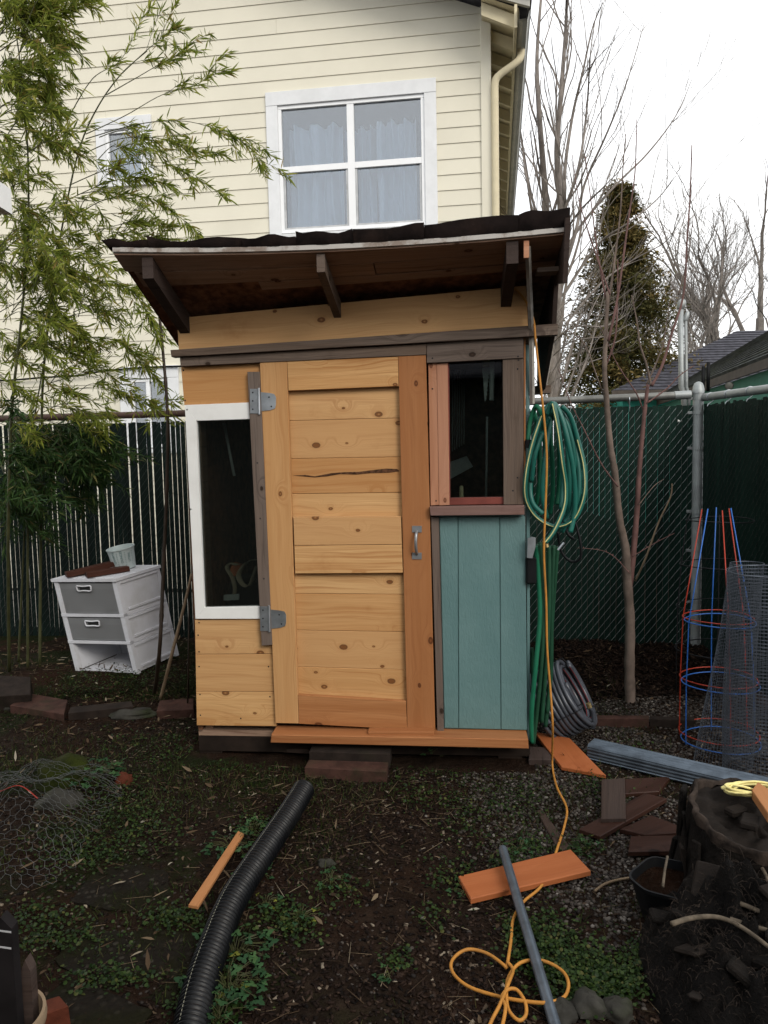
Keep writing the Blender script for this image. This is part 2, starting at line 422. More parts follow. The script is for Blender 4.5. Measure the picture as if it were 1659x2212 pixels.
def rotmats(yaw, pitch, roll):
    cy, sy, cp, sp, cr_, sr = np.cos(yaw), np.sin(yaw), np.cos(pitch), np.sin(pitch), np.cos(roll), np.sin(roll)
    R = np.empty((len(yaw), 3, 3))
    R[:, 0, 0] = cy * cp; R[:, 0, 1] = cy * sp * sr - sy * cr_; R[:, 0, 2] = cy * sp * cr_ + sy * sr
    R[:, 1, 0] = sy * cp; R[:, 1, 1] = sy * sp * sr + cy * cr_; R[:, 1, 2] = sy * sp * cr_ - cy * sr
    R[:, 2, 0] = -sp; R[:, 2, 1] = cp * sr; R[:, 2, 2] = cp * cr_
    return R
def scatter(name, tv, tf, pos, R, scl, mat, parent=None, rnd=None, smooth=False):
    """many copies of a small template merged into one mesh"""
    tv, tf, pos = np.array(tv, float), np.array(tf, int), np.array(pos, float); n, m = len(pos), len(tv)
    scl = np.asarray(scl, float); scl = scl[:, None] * np.ones((1, 3)) if scl.ndim == 1 else scl
    vs = np.einsum('nij,nmj->nmi', R, tv[None] * scl[:, None, :]) + pos[:, None]
    fs = (tf[None] + (np.arange(n) * m)[:, None, None]).reshape(-1, tf.shape[1])
    rnd = nrg.random(n) if rnd is None else rnd
    return np_mesh(name, vs.reshape(-1, 3), fs, mat, parent, np.repeat(rnd, m), smooth)
def frames_along(d, roll=None):
    """rotation matrices whose x axis is d (N,3)"""
    d = d / np.linalg.norm(d, axis=1, keepdims=True); up = np.tile([0, 0, 1.], (len(d), 1))
    y = np.cross(up, d); ln = np.linalg.norm(y, axis=1, keepdims=True); y = np.where(ln < 1e-4, [[0, 1., 0]], y / np.maximum(ln, 1e-4))
    z = np.cross(d, y); roll = nrg.uniform(-1, 1, len(d)) if roll is None else roll
    c, s = np.cos(roll)[:, None], np.sin(roll)[:, None]
    return np.stack([d, y * c + z * s, -y * s + z * c], axis=2)
LEAF_V = [(0, 0, 0), (.3, .075, .02), (.62, .06, .02), (1, 0, -.03), (.62, -.06, .02), (.3, -.075, .02), (.3, 0, -.012), (.62, 0, -.015)]
LEAF_F = [(0, 6, 1), (6, 7, 1), (7, 2, 1), (7, 3, 2), (0, 5, 6), (6, 5, 7), (7, 5, 4), (7, 4, 3)]

# ------------------------------------------------------------------ shed
MT['teal'] = (lambda t: (t.col(t.mix(t.step(t.noise(t.obj(), 3, 4), .3, .7), (.098, .182, .182), (.122, .212, .210))),
    t.bump(t.math('ADD', t.noise(t.vec(*[t.math('MULTIPLY', q, k) for q, k in zip(t.sep(t.obj()), (22, 22, 75))]), 1, 4, .65, dist=1.2),
                  t.math('MULTIPLY', t.noise(t.obj(), 14, 3), .5)), .8, .0045), t.set(Roughness=.42, Specular_IOR_Level=.35))[-1])(NT('teal'))
MT['glass_shed'] = glassmat('glass_shed', (.72, .76, .74), .015, .03)
MT['glass_house'] = glassmat('glass_house', (.80, .86, .92), .16, .02)
MT['peel'] = (lambda t: (t.col(t.mix(t.step(t.noise(t.vec(*[t.math('MULTIPLY', q, k) for q, k in zip(t.sep(t.obj()), (6, 6, 40))]), 1, 5, .7), .46, .62), (.40, .375, .345), (.20, .155, .125))), t.set(Roughness=.7))[-1])(NT('peel'))
MT['skid'] = plain('skid', (.018, .012, .009), .9, var=.4)
MT['strut_wood'] = plain('strut_wood', (.27, .25, .22), .8, var=.2, sc=20)
MT['red_paint'] = plain('red_paint', (.16, .045, .035), .5, var=.2)

SCREW = MB().lathe([(.0042, 0), (.0032, .001), (.0012, .0002), (0, .0004)], M4.Identity(4), 8).mesh('screw'); SCREW.materials.append(MT['iron'])
def screw(p, parent):
    place(bpy.data.objects.new('screw', SCREW), parent, M4.Translation(p) @ (-SHED.ey).to_track_quat('Z', 'Y').to_matrix().to_4x4())
sb = thing('garden_shed', SHED.at(-.01, 0, 0), 'small cedar garden shed with paneled door, two windows and overhanging tar roof', 'shed')
def sq(pts, off): return [SHED.px(x, y, off) for x, y in pts]          # BL, BR, TR, TL
def sboard(name, pts, off, t, mat, along=None, parent=sb, ch=.0015): return board(name, sq(pts, off), t, mat, parent, along, ch)

# carcass: dark inside, side and back walls
D = 1.45
def wallbox(name, u0_, u1_, z0, z1, o0, o1, mat, parent=sb):
    b = [SHED.at(u0_, z0, o0), SHED.at(u1_, z0, o0), SHED.at(u1_, z0, o1), SHED.at(u0_, z0, o1)]
    return MB().hexa(b, [p + V((0, 0, z1 - z0)) for p in b]).build(name, mat, parent)
wallbox('side_wall', -.872, -.850, .12, 2.22, -.03, -D, 'osb')
wallbox('side_wall', .822, .840, .10, 2.30, -.03, -D, 'teal')
wallbox('back_wall', -.872, .840, .10, 2.22, -D, -D - .02, 'osb')
wallbox('floor_deck', -.872, .840, .10, .13, -.03, -D, 'deck_wood')
wallbox('stud', -.84, -.80, .13, 2.2, -.05, -.13, 'deck_wood')
wallbox('inner_rail', -.80, -.3, .62, .70, -1.30, -1.40, 'deck_wood')
for u in (-.87, .70): wallbox('skid_beam', u, u + .12, .0, .095, -.03, -D, 'skid')
wallbox('skid_beam', -.87, .86, .02, .098, -.022, -.10, 'skid')

# front boards
sboard('fascia_board', [(387, 768), (1141, 714), (1137, 617), (382, 687)], .002, .02, 'cedar')
sboard('header_beam', [(370, 771), (1205, 723), (1205, 699), (368, 756)], .058, .055, 'grey_wood')
sboard('header_board', [(390, 791), (921, 766), (921, 743), (388, 772)], .036, .034, 'grey_wood')
sboard('window_head', [(922, 784), (1131, 773), (1131, 727), (922, 742)], .031, .03, 'grey_wood')
sboard('siding_board', [(398, 875), (563, 869), (561, 785), (391, 793)], .004, .02, 'cedar')
for a, b_ in (((1340, 1337), (1413, 1412)), ((1414, 1413), (1493, 1494)), ((1494, 1495), (1567, 1569))):
    f = lambda y: 421 + (y - 1340) * 4 / 227.
    g = lambda y: 590 + (y - 1337) * 7 / 232.
    sboard('siding_board', [(f(b_[0]), b_[0]), (g(b_[1]), b_[1]), (g(a[1]), a[1]), (f(a[0]), a[0])], .003, .02, 'cedar')
# left window
wf = sboard('window_stile', [(422, 1337), (441, 1313), (424, 909), (399, 875)], .014, .035, 'white_paint', 'v')
sboard('window_rail', [(424, 909), (547, 905), (546, 869), (399, 875)], .014, .035, 'white_paint', 'h')
sboard('window_rail', [(422, 1337), (580, 1337), (578, 1310), (441, 1313)], .014, .035, 'white_paint', 'h')
sboard('window_pane', [(438, 1318), (580, 1316), (560, 900), (420, 904)], -.008, .004, 'glass_shed')
sboard('hinge_jamb', [(565, 1395), (588, 1393), (561, 803), (534, 803)], .036, .032, 'grey_wood')
# right window
for x0, x1, k0, k1 in ((925, 943, 930, 948), (943.5, 967, 948.5, 971)):
    sboard('jamb_board', [(k0, 1092), (k1, 1091), (x1, 784), (x0, 786)], .012, .03, 'cedar_pink')
sboard('window_liner', [(968, 1092), (973, 1092), (970, 780), (965, 780)], .0, .05, 'red_paint')
sboard('window_liner', [(970, 1091), (1089, 1089), (1089, 1074), (970, 1076)], .005, .05, 'red_paint', 'h')
sboard('window_pane', [(970, 1080), (1089, 1078), (1088, 770), (967, 776)], -.03, .004, 'glass_shed')
sboard('jamb_board', [(1088, 1090), (1131, 1090), (1131, 772.5), (1086, 774)], .022, .028, 'grey_wood')
sboard('window_sill', [(930, 1114), (1133, 1112), (1133, 1092), (928, 1095)], .062, .07, 'grey_wood_red')
sboard('corner_strip', [(945, 1585), (959, 1584), (948, 1117), (931, 1117)], .022, .03, 'grey_wood')
for (a, b_), (c, d_) in (((949, 960), (988.5, 990)), ((989.6, 991), (1078.5, 1081.5)), ((1079.6, 1082.6), (1134.5, 1139))):
    sboard('panel_board', [(b_, 1573 + (b_ - 960) * .025), (d_, 1573 + (d_ - 960) * .025), (c, 1116), (a, 1117)], .003, .016, 'teal', 'v', ch=.003)
wallbox('panel_backing', .40, .835, .14, 1.28, -.010, -.02, 'teal')
sboard('corner_trim', [(1139, 1600), (1145, 1600), (1144, 745), (1136, 745)], -.03, .02, 'teal', 'v')
sboard('corner_batten', [(1131.5, 1090), (1135.5, 1090), (1135.5, 730), (1131.5, 730)], .004, .02, 'cedar_deep', 'v')

# door
door = MB(); door.add([SHED.px(600, 1560, -.02), SHED.px(930, 1570, -.02), SHED.px(914, 776, -.02), SHED.px(570, 788, -.02)], [(0, 1, 2, 3)])
dr = door.build('door', 'cedar', sb)
DO = .030
sboard('stile', [(595, 1562), (645, 1563), (619.5, 779.5), (561, 783)], DO, .028, 'cedar', 'v', dr)
sboard('stile', [(880, 1576.5), (940, 1578.5), (920, 766.5), (860, 769)], DO, .028, 'cedar_deep', 'v', dr)
sboard('rail', [(623, 844), (861, 834), (859.5, 770), (620, 779)], DO - .001, .027, 'cedar', 'h', dr)
sboard('rail', [(635.5, 1178), (868, 1176), (866, 1115.5), (633.5, 1117)], DO - .001, .027, 'cedar', 'h', dr)
sboard('rail', [(637.5, 1239), (870, 1237.5), (868, 1177), (635.5, 1179)], DO - .001, .027, 'cedar', 'h', dr)
sboard('rail', [(645.5, 1563.5), (879.5, 1576), (877, 1515), (643.5, 1501)], DO - .001, .027, 'cedar_deep', 'h', dr)
xl = lambda y: 622 + (y - 845) * (643 - 622) / (1503 - 845.); xr = lambda y: 860 + (y - 835) * (877 - 860) / (1515 - 835.)
for seq in (((830, 824), (909, 903), (991, 987), (1067, 1064), (1122, 1120)), ((1232, 1231), (1282, 1284), (1361, 1365), (1440, 1447), (1512, 1524))):
    for (a, b_), (c, d_) in zip(seq, seq[1:]):
        o = sboard('panel_board', [(xl(c) - 3, c - .25), (xr(d_) + 3, d_ - .25), (xr(b_) + 3, b_ + .25), (xl(a) - 3, a + .25)], -.002 + rng.uniform(-.0015, .0015), .012, 'cedar', 'h', dr, ch=.0022)
cp = [(633, 1027), (660, 1026), (680, 1029), (715, 1022), (740, 1020), (775, 1019), (800, 1016), (835, 1012), (858, 1013), (863, 1018), (840, 1021), (800, 1022), (770, 1025), (735, 1024), (705, 1029), (680, 1031), (655, 1029)]
MT['rot'] = plain('rot', (.075, .035, .018), .9, var=.7, sc=60)
MB().poly([SHED.px(x, y, .0005) for x, y in cp], -SHED.ey, .001).build('crack', 'rot', dr)
# hinges and pull
def hinge(x, y, s=1.0):
    h = MB()
    def P(a, b, o): return SHED.px(x + a, y + b, o)
    h.poly([P(-13, 27, .0395), P(7, 27, .0395), P(7, -26, .0395), P(-13, -26, .0395)], -SHED.ey, .003)
    hg = h.build('hinge', 'galv', dr)
    MB().poly([P(10, 22, .0345), P(30, 20, .0345), P(41, 16, .0345), P(43, 8, .0345), P(43, -8, .0345), P(39, -15, .0345), P(30, -17, .0345), P(10, -19, .0345)], -SHED.ey, .003).build('strap', 'galv', hg)
    MB().tube([P(7, 29, .043), P(6, -28, .043)], .0062, 8).build('hinge_pin', 'galv', hg, smooth=True, auto=40)
    for a, b in ((-7, -18), (-7, 0), (-7, 18)): screw(P(a, b, .0398), hg)
    for a, b in ((28, -8), (33, 12)): screw(P(a, b, .0348), hg)
hinge(553, 866); hinge(575, 1336)
MT['galv_pull'] = plain('galv_pull', (.30, .31, .32), .45, .75, var=.15)
gp = smooth_path([SHED.px(900, 1147, .036), SHED.px(899, 1155, .06), SHED.px(898, 1172, .068), SHED.px(899, 1189, .06), SHED.px(901, 1197, .036)], 5)
hp = MB().tube(gp, [.006, .0065] + [.0075] * (len(gp) - 4) + [.0065, .006], 8).build('pull_handle', 'galv_pull', dr, smooth=True)
for y in (1143, 1201):
    p = [SHED.px(890, y + 7, .034), SHED.px(911, y + 7, .034), SHED.px(911, y - 7, .034), SHED.px(890, y - 7, .034)]; MB().poly(p, -SHED.ey, .004).build('handle_plate', 'galv_pull', hp)
# fixing screws on the boards
for x, y, o in ((402, 1330, .0145), (404, 885, .0145), (412, 1100, .0145), (396, 800, .0045), (400, 865, .0045), (430, 1345, .0035), (428, 1372, .0035), (430, 1408, .0035), (430, 1440, .0035), (432, 1500, .0035), (433, 1545, .0035), (520, 1552, .0035), (580, 1440, .0035), (583, 1505, .0035),
                (934, 774, .0315), (1119, 770, .0315), (1118, 797, .0225), (1118, 1032, .0225), (1108, 1060, .0225), (1120, 778, .0225), (934, 840, .0125), (942, 1082, .0125), (560, 870, .0365), (556, 1000, .0365), (562, 1120, .0365), (570, 1250, .0365)):
    screw(SHED.px(x, y, o), sb)

# threshold
zt = lambda x, y, o: SHED.px(x, y, o).z
b = [SHED.px(584, 1605, .115), SHED.px(1142, 1618, .115), SHED.px(1141, 1597, .115), SHED.px(586, 1587, .115)]
board('threshold', b, .13, 'cedar_wet', sb, 'h', .004)
b = [SHED.px(795, 1592, .095), SHED.px(938, 1590, .09), SHED.px(938, 1581, .09), SHED.px(795, 1581, .095)]
board('threshold_strip', b, .06, 'cedar_wet', sb, 'h', .003)

# roof
RO = .46                                                  # how far the roof reaches out in front of the wall
fl, fr_ = SHED.px(246, 552, RO), SHED.px(1222, 508, RO)
fm = SHED.px(735, 545, RO)
wlp, wrp = SHED.px(384, 683, 0), SHED.px(1137, 614, 0)
zf = lambda u: (1 - u) * fl.z + u * fr_.z - .028 * 4 * u * (1 - u)    # sagging front edge
zw = lambda u: (1 - u) * wlp.z + u * wrp.z
U0, U1 = (fl - SHED.o).dot(SHED.ex), (fr_ - SHED.o).dot(SHED.ex)
def rp(u, off, dz=0.0):
    """point on the roof underside; u 0..1 across, off metres in front of the wall"""
    k = off / RO; z = zw(u) + (zf(u) - zw(u)) * k + .003; return SHED.at(U0 + (U1 - U0) * u, z + dz, off)
def roofboard(name, u_a, u_b, o_a, o_b, t, mat, dz=0.0, parent=sb, n=7):
    mb = MB(); us = [u_a + (u_b - u_a) * i / (n - 1) for i in range(n)]
    lo = [[rp(u, o_a, dz) for u in us], [rp(u, o_b, dz) for u in us]]
    hi = [[p + V((0, 0, t)) for p in r] for r in lo]
    mb.grid([lo[0], lo[1], hi[1], hi[0], lo[0]])
    mb.add([lo[0][0], lo[1][0], hi[1][0], hi[0][0]], [(0, 1, 2, 3)]); mb.add([lo[0][-1], lo[1][-1], hi[1][-1], hi[0][-1]], [(3, 2, 1, 0)])
    M = M4((SHED.ex, SHED.ey, V((0, 0, 1)))).transposed().to_4x4()
    M = M @ M4.Rotation(math.pi / 2, 4, 'X'); M.translation = rp((u_a + u_b) / 2, (o_a + o_b) / 2)
    return mb.build(name, mat, parent, M)
rf = roofboard('roof', -.0, 1.0, RO - .03, -D - .1, .012, 'osb', .022)
for o_a, o_b, ua, ub in ((RO, RO - .115, 0, 1), (RO - .12, RO - .225, .02, .58), (RO - .12, RO - .22, .583, 1.0), (RO - .23, RO - .30, .30, .995)):
    roofboard('soffit_board', ua, ub, o_a, o_b, .02, 'deck_wood', 0, rf)
roofboard('edge_trim', .0, 1.0, RO + .012, RO - .003, .019, 'peel', .006, rf, 15)
rn = nrg.uniform(-1, 1, 60)
brk = [-.008, .085, .30, .42, .545, .70, .90, 1.008]
for i, (ua, ub) in enumerate(zip(brk, brk[1:])):          # curling sheets of roofing felt
    lo, hi, top = [], [], []
    for k in range(9):
        u = ua + (ub - ua) * k / 8 * .998; h = .020 + .046 * u + .004 * rn[i * 3] + .006 * math.sin(k * .9 + i * 2) + (.012 if k == 0 and i in (1, 3) else 0)
        uu = u + (-.012 if i == 0 and k == 0 else 0)
        e = RO + .022 + .006 * math.sin(k * 1.3 + i)
        lo.append(rp(u, e - .012, .024)); hi.append(rp(uu, e + .01, .024 + h)); top.append(rp(u, e - .10, .040 + h * .35))
    back = [rp(ua + (ub - ua) * k / 8 * .998, -D - .12, .040) for k in range(9)]
    inn = [p + V((0, 0, -.004)) for p in back]
    MB().grid([lo, hi, top, back]).grid([[p + SHED.ey * .006 for p in lo], [p + SHED.ey * .008 - V((0, 0, .003)) for p in hi], [p - V((0, 0, .006)) for p in top], inn]).build('felt_sheet', 'tar', rf, smooth=True)
# rafters
for ua, px0, mat in ((.075, 0, 'dark_wood'), (.470, 0, 'grey_wood'), (.888, 0, 'dark_wood')):
    w, hh = (.036, .095) if mat == 'grey_wood' else (.05, .11)
    q = []
    for off in (RO - .012, -D):
        a = rp(ua, off, -.001); q.append([a - SHED.ex * w / 2 - V((0, 0, hh)), a + SHED.ex * w / 2 - V((0, 0, hh)), a + SHED.ex * w / 2, a - SHED.ex * w / 2])
    cut = V((0, 0, .03)); q[0][0] += cut * .6 + SHED.ey * .0; q[0][1] += cut * .6
    M = M4((-SHED.ey, SHED.ex, V((0, 0, 1)))).transposed().to_4x4(); M.translation = q[0][0]
    MB().hexa(q[0], q[1]).build('rafter', mat, sb, M)
# pieces under the right-hand overhang
a, b_ = rp(.918, RO - .01, -.075), SHED.px(1151, 872, -.02)
st = MB(); w = SHED.ex * .011; d_ = SHED.ey * .03
st.hexa([a - w, a + w, a + w + d_, a - w + d_], [p + V((0, 0, .07)) for p in (a - w, a + w, a + w + d_, a - w + d_)]); st.build('strut_end', 'cedar_pink', sb)
MB().tube([rp(.922, RO - .035, -.02), SHED.px(1148, 720, .03), SHED.px(1150, 872, -.03)], .0125, 4, ph=.78).build('strut', 'strut_wood', sb)
UP = .965
def side(x, y): return on(x, y, SHED.o + SHED.ex * UP, SHED.ex)
MB().poly([side(1160, 850), side(1170, 840), side(1192, 712), side(1197, 614), side(1216, 612), side(1222, 470), side(1160, 560)], -SHED.ex, .02).build('side_panel', 'dark_wood', sb)
for k, (x0, x1, y, t) in enumerate(((1160, 1226, 578, 10), (1165, 1224, 520, 5))):
    p = SHED.px(x0, y, .30 - .2 * k); q = SHED.px(x1, y - 5, .30 - .2 * k)
    board('outrigger', [p - V((0, 0, .02)), q - V((0, 0, .02)), q, p], .09, 'grey_wood', sb, 'h')
p, q = SHED.px(1145, 852, -.55), SHED.px(1190, 849, -.55)
board('ledger', [p, q, q + V((0, 0, .045)), p + V((0, 0, .045))], .09, 'grey_wood', sb, 'h')

# things kept inside the shed, seen through the glass
MT['tool_white'] = plain('tool_white', (.42, .44, .43), .5); MT['canvas'] = plain('canvas', (.33, .27, .19), .85); MT['orange_cloth'] = plain('orange_cloth', (.40, .12, .05), .8)
MT['light_wood'] = plain('light_wood', (.55, .48, .30), .6)
o = MB().tube([SHED.px(484, 915, -.25), SHED.px(506, 1028, -.25)], .008, 8).build('metal_rod', 'tool_white', smooth=True); tag(o, 'slim pale rod hanging inside the tall left shed window', 'rod')
bag = thing('tool_bag', SHED.px(525, 1305, -.22), 'tan and orange canvas bag behind the tall left shed window', 'bag')
def ribbon(pts, w, name, mat, parent):
    mb = MB(); rows = []
    for x, y in pts: p = SHED.px(x, y, -.2); rows.append([p, p + SHED.ey * w])
    sm = smooth_path([r[0] for r in rows], 5)
    mb.grid([[p - SHED.ex * .006, p + SHED.ex * .010 + V((0, 0, .008)), p + SHED.ey * w + SHED.ex * .01] for p in sm]).build(name, mat, parent, smooth=True)
ribbon([(555, 1210), (530, 1216), (512, 1242), (520, 1262), (535, 1268), (545, 1245), (552, 1225)], .05, 'strap', 'canvas', bag)
ribbon([(490, 1300), (505, 1280), (500, 1250), (488, 1228), (495, 1218), (512, 1222)], .03, 'strap', 'canvas', bag)
MB().poly([SHED.px(493, 1240, -.22), SHED.px(508, 1245, -.22), SHED.px(520, 1222, -.22), SHED.px(503, 1216, -.22)], -SHED.ey, .05).build('flap', 'orange_cloth', bag)
MB().poly([SHED.px(483, 1297, -.19), SHED.px(515, 1296, -.19), SHED.px(515, 1284, -.19), SHED.px(483, 1286, -.19)], -SHED.ey, .02).build('name_tag', 'tool_white', bag)
MB().box(SHED.px(540, 1285, -.32), .20, .18, .22, ch=.03).build('body', 'black_plastic', bag)
hs = thing('hand_saw', SHED.px(1052, 800, -.12), 'hand saw hanging behind the right shed window', 'saw')
tw = []
for k in range(17): tw += [(1049 + k * .5 + (2 if k % 2 else 0), 866 - k * 4.6)]
MB().poly([SHED.px(1042, 795, -.12), SHED.px(1047, 867, -.12)] + [SHED.px(x, y, -.12) for x, y in tw], -SHED.ey, .0015).build('saw_blade', 'tool_white', hs)
MB().box(SHED.px(1050, 772, -.12), .04, .02, .09, ch=.006).build('saw_handle', 'light_wood', hs)
o = MB().tube([SHED.px(1063, 780, -.10), SHED.px(1062, 865, -.10)], .013, 10).build('white_tube', 'tool_white', smooth=True, auto=40); tag(o, 'short white tube hanging beside the saw in the right window', 'tube')
cn = thing('candle', SHED.px(997, 1079, -.05), 'cream candle stub standing on the right window sill inside', 'candle')
MB().lathe([(0, 0), (.011, 0), (.0105, .05), (.009, .066), (.004, .07), (0, .068)], M4.Translation(SHED.px(997, 1079, -.06)), 14).build('wax', 'light_wood', cn, smooth=True, auto=50)
MB().tube([SHED.px(997, 1079, -.06) + V((0, 0, .066)), SHED.px(997, 1079, -.06) + V((.001, 0, .074))], .0008, 5).build('wick', 'iron', cn)
o = MB().tube([SHED.px(1052, 900, -.3), SHED.px(1050, 1080, -.3)], .006, 8).build('tool_shaft', 'tool_white', smooth=True); tag(o, 'thin tool shaft standing behind the right window glass', 'tool')
rk = thing('wire_rack', SHED.px(990, 1000, -.5), 'pale slotted rack dimly seen at left inside the right window', 'rack')
for k in range(6):
    x = 978 + k * 5; MB().tube([SHED.px(x, 800, -.5), SHED.px(x - 1, 975 - k * 3, -.5)], .004, 6).build('bar', 'tool_white', rk, smooth=True)
MB().poly([SHED.px(972, 1035, -.5), SHED.px(1022, 1008, -.5), SHED.px(1008, 985, -.5), SHED.px(972, 998, -.5)], -SHED.ey, .02).build('shelf', 'tool_white', rk)

# ------------------------------------------------------------------ ground
def gravel_mask(x, y):
    return sst(.30, .65, x + .12 * math.sin(y * 2.3)) * (1 - sst(4.6, 4.9, y)) * sst(1.9, 2.5, y)
def gmat():
    t = NT('soil'); p = t.node('ShaderNodeNewGeometry', 'Position'); s = t.sep(p)
    n1, n2, n3 = t.noise(p, 1.4, 5, .6), t.noise(p, 9, 5, .65), t.noise(p, 60, 3, .6)
    c = t.ramp(n2, [(.30, (.0060, .0040, .0028)), (.52, (.0160, .0098, .0065)), (.75, (.031, .0200, .0135))])
    c = t.mix(t.step(n1, .45, .68, 0, .75), c, (.0260, .0118, .0072))
    c = t.mix(t.math('MULTIPLY', t.step(t.noise(p, 2.3, 4, .6), .5, .62), t.step(s[0], .2, -.6)), c, (.010, .0135, .004))
    c = t.mix(t.step(n3, .45, .75, 0, .6), c, (.026, .019, .014))
    t.col(c); t.bump(t.math('ADD', t.noise(p, 35, 6, .7), t.math('MULTIPLY', n3, .6)), 1.0, .02)
    return t.set(Roughness=t.step(n1, .3, .7, .6, .9), Specular_IOR_Level=.04)
MT['soil'] = gmat()
def axis(fine0, fine1, st, far):
    a = list(np.arange(fine0, fine1 + st / 2, st)); lo, hi, k = [], [], st
    x = fine0
    while x > -far: k *= 1.45; x -= k; lo.append(x)
    x, k = fine1, st
    while x < far: k *= 1.45; x += k; hi.append(x)
    return lo[::-1] + a + hi
gx, gy = axis(-3.6, 3.4, .045, 500), axis(.6, 7.2, .045, 600)
gb = MB(); gb.grid([[V((x, y, hgt(x, y))) for x in gx] for y in gy])
tag(gb.build('ground', 'soil', smooth=True, M=M4.Identity(4)), None, kind='structure')

MT['concrete'] = plain('concrete', (.34, .33, .30), .85, var=.2, sc=3, bump=.002)
wk = [FENCE.at(u, .012 + hgt(*FENCE.at(u, 0, -o_)[:2]), -o_) for u, o_ in ((-2.5, .15), (2.2, .15), (2.2, 1.75), (-2.5, 1.75))]
wk = [V((p.x, p.y, .13)) for p in wk]
tag(MB().poly(wk, V((0, 0, 1)), .12).build('path', 'concrete'), None, kind='structure')

# ------------------------------------------------------------------ yellow house behind
hs_ = thing('clapboard_house', HOUSE.at(0, 0), 'tall cream clapboard house with white trimmed windows behind the shed', 'house')
HU0, HU1 = -6.2, 1.06                                     # wall extent along u
def hquad(u0_, u1_, z0, z1, off): return [HOUSE.at(u0_, z0, off), HOUSE.at(u1_, z0, off), HOUSE.at(u1_, z1, off), HOUSE.at(u0_, z1, off)]
def hb(name, u0_, u1_, z0, z1, off, t, mat, parent=hs_, along=None, ch=.002): return board(name, hquad(u0_, u1_, z0, z1, off), t, mat, parent, along, ch)
# openings  u0 u1 z0 z1 (inside the trim)
def span(pts): uv = [HOUSE.uv(*p) for p in pts]; us = [a for a, b in uv]; zs = [b for a, b in uv]; return min(us), max(us), min(zs), max(zs)
WB = (-1.005, .488, 3.815, 5.075)
WS = (-2.88, -2.46, 4.46, 4.98)
WLo = (-2.73, -2.30, 1.65, 2.39)
holes = [WB, WS, WLo]
EXP = .1495; z = .10; joints = random.Random(4)
while z < 7.4:
    segs = [(HU0, HU1)]
    for a, b_, c, d_ in holes:
        if z < d_ + .02 and z + EXP > c - .02:
            segs = [q for s_ in segs for q in (((s_[0], a - .05), (b_ + .05, s_[1])) if s_[0] < a and s_[1] > b_ else (s_,))]
    for a, b_ in segs:
        cut = joints.uniform(-3.5, .2) if joints.random() < .85 else None
        for c, d_ in (((a, cut - .0008), (cut + .0008, b_)) if cut and a < cut < b_ else ((a, b_),)):
            bq = [HOUSE.at(c, z, .014), HOUSE.at(d_, z, .014), HOUSE.at(d_, z + EXP + .02, .004), HOUSE.at(c, z + EXP + .02, .004)]
            board('clapboard', bq, .008, 'siding', hs_, 'h', .0008)
    z += EXP
wb = MB()
us = sorted({HU0, HU1, *[q for h in holes for q in (h[0], h[1])]}); zs = sorted({0., 7.4, *[q for h in holes for q in (h[2], h[3])]})
for i in range(len(us) - 1):
    for j in range(len(zs) - 1):
        um, zm = (us[i] + us[i + 1]) / 2, (zs[j] + zs[j + 1]) / 2
        if not any(h[0] < um < h[1] and h[2] < zm < h[3] for h in holes): wb.add(hquad(us[i], us[i + 1], zs[j], zs[j + 1], -.01), [(0, 1, 2, 3)])
wb.build('wall', 'siding_joint', hs_)
MB().add([HOUSE.at(HU1, 0, 0), HOUSE.at(HU1, 0, -9), HOUSE.at(HU1, 6, -9), HOUSE.at(HU1, 6, 0)], [(0, 1, 2, 3)]).build('side_wall', 'siding', hs_)
hb('foundation', HU0, HU1, -.05, .11, .01, .05, 'galv_dull')
hb('corner_board', 1.045, 1.145, .2, 7.0, .034, .03, 'siding', ch=.003)
# windows
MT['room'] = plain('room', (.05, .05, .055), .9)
MT['curtain'] = plain('curtain', (.66, .72, .76), .8, var=.06, sc=2)
MT['blind'] = plain('blind', (.10, .10, .105), .5)
def window(h, name, cols, rows, tw, head, sillh, fr=.035):
    a, b_, c, d_ = h
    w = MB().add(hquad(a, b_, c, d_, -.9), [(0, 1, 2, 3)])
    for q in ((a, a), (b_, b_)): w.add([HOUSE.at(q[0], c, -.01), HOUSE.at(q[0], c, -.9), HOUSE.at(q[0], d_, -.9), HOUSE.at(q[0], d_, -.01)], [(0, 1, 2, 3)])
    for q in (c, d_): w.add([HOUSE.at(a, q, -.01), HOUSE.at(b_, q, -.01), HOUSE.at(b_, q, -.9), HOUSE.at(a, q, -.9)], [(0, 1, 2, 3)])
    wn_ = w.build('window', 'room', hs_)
    hb('trim', a - tw, a, c - .012, d_, .038, .036, 'trim_white', wn_, 'v'); hb('trim', b_, b_ + tw, c - .012, d_, .038, .036, 'trim_white', wn_, 'v')
    hb('trim', a - tw, b_ + tw, d_ + .0015, d_ + head, .040, .036, 'trim_white', wn_, 'h'); hb('sill', a - tw, b_ + tw, c - .012 - sillh, c - .0135, .045, .04, 'trim_white', wn_, 'h')
    hb('frame', a, b_, d_ - fr, d_, .020, .05, 'vinyl', wn_, 'h'); hb('frame', a, b_, c, c + fr, .020, .05, 'vinyl', wn_, 'h')
    hb('frame', a, a + fr, c + fr, d_ - fr, .0185, .05, 'vinyl', wn_, 'v'); hb('frame', b_ - fr, b_, c + fr, d_ - fr, .0185, .05, 'vinyl', wn_, 'v')
    return wn_, (a + fr, b_ - fr, c + fr, d_ - fr)
wn_, (a, b_, c, d_) = window(WB, 'window', 2, 2, .12, .135, .05)
um, zm = (a + b_) / 2, (c + d_) / 2
hb('mullion', um - .036, um + .036, c, d_, .017, .05, 'vinyl', wn_, 'v')
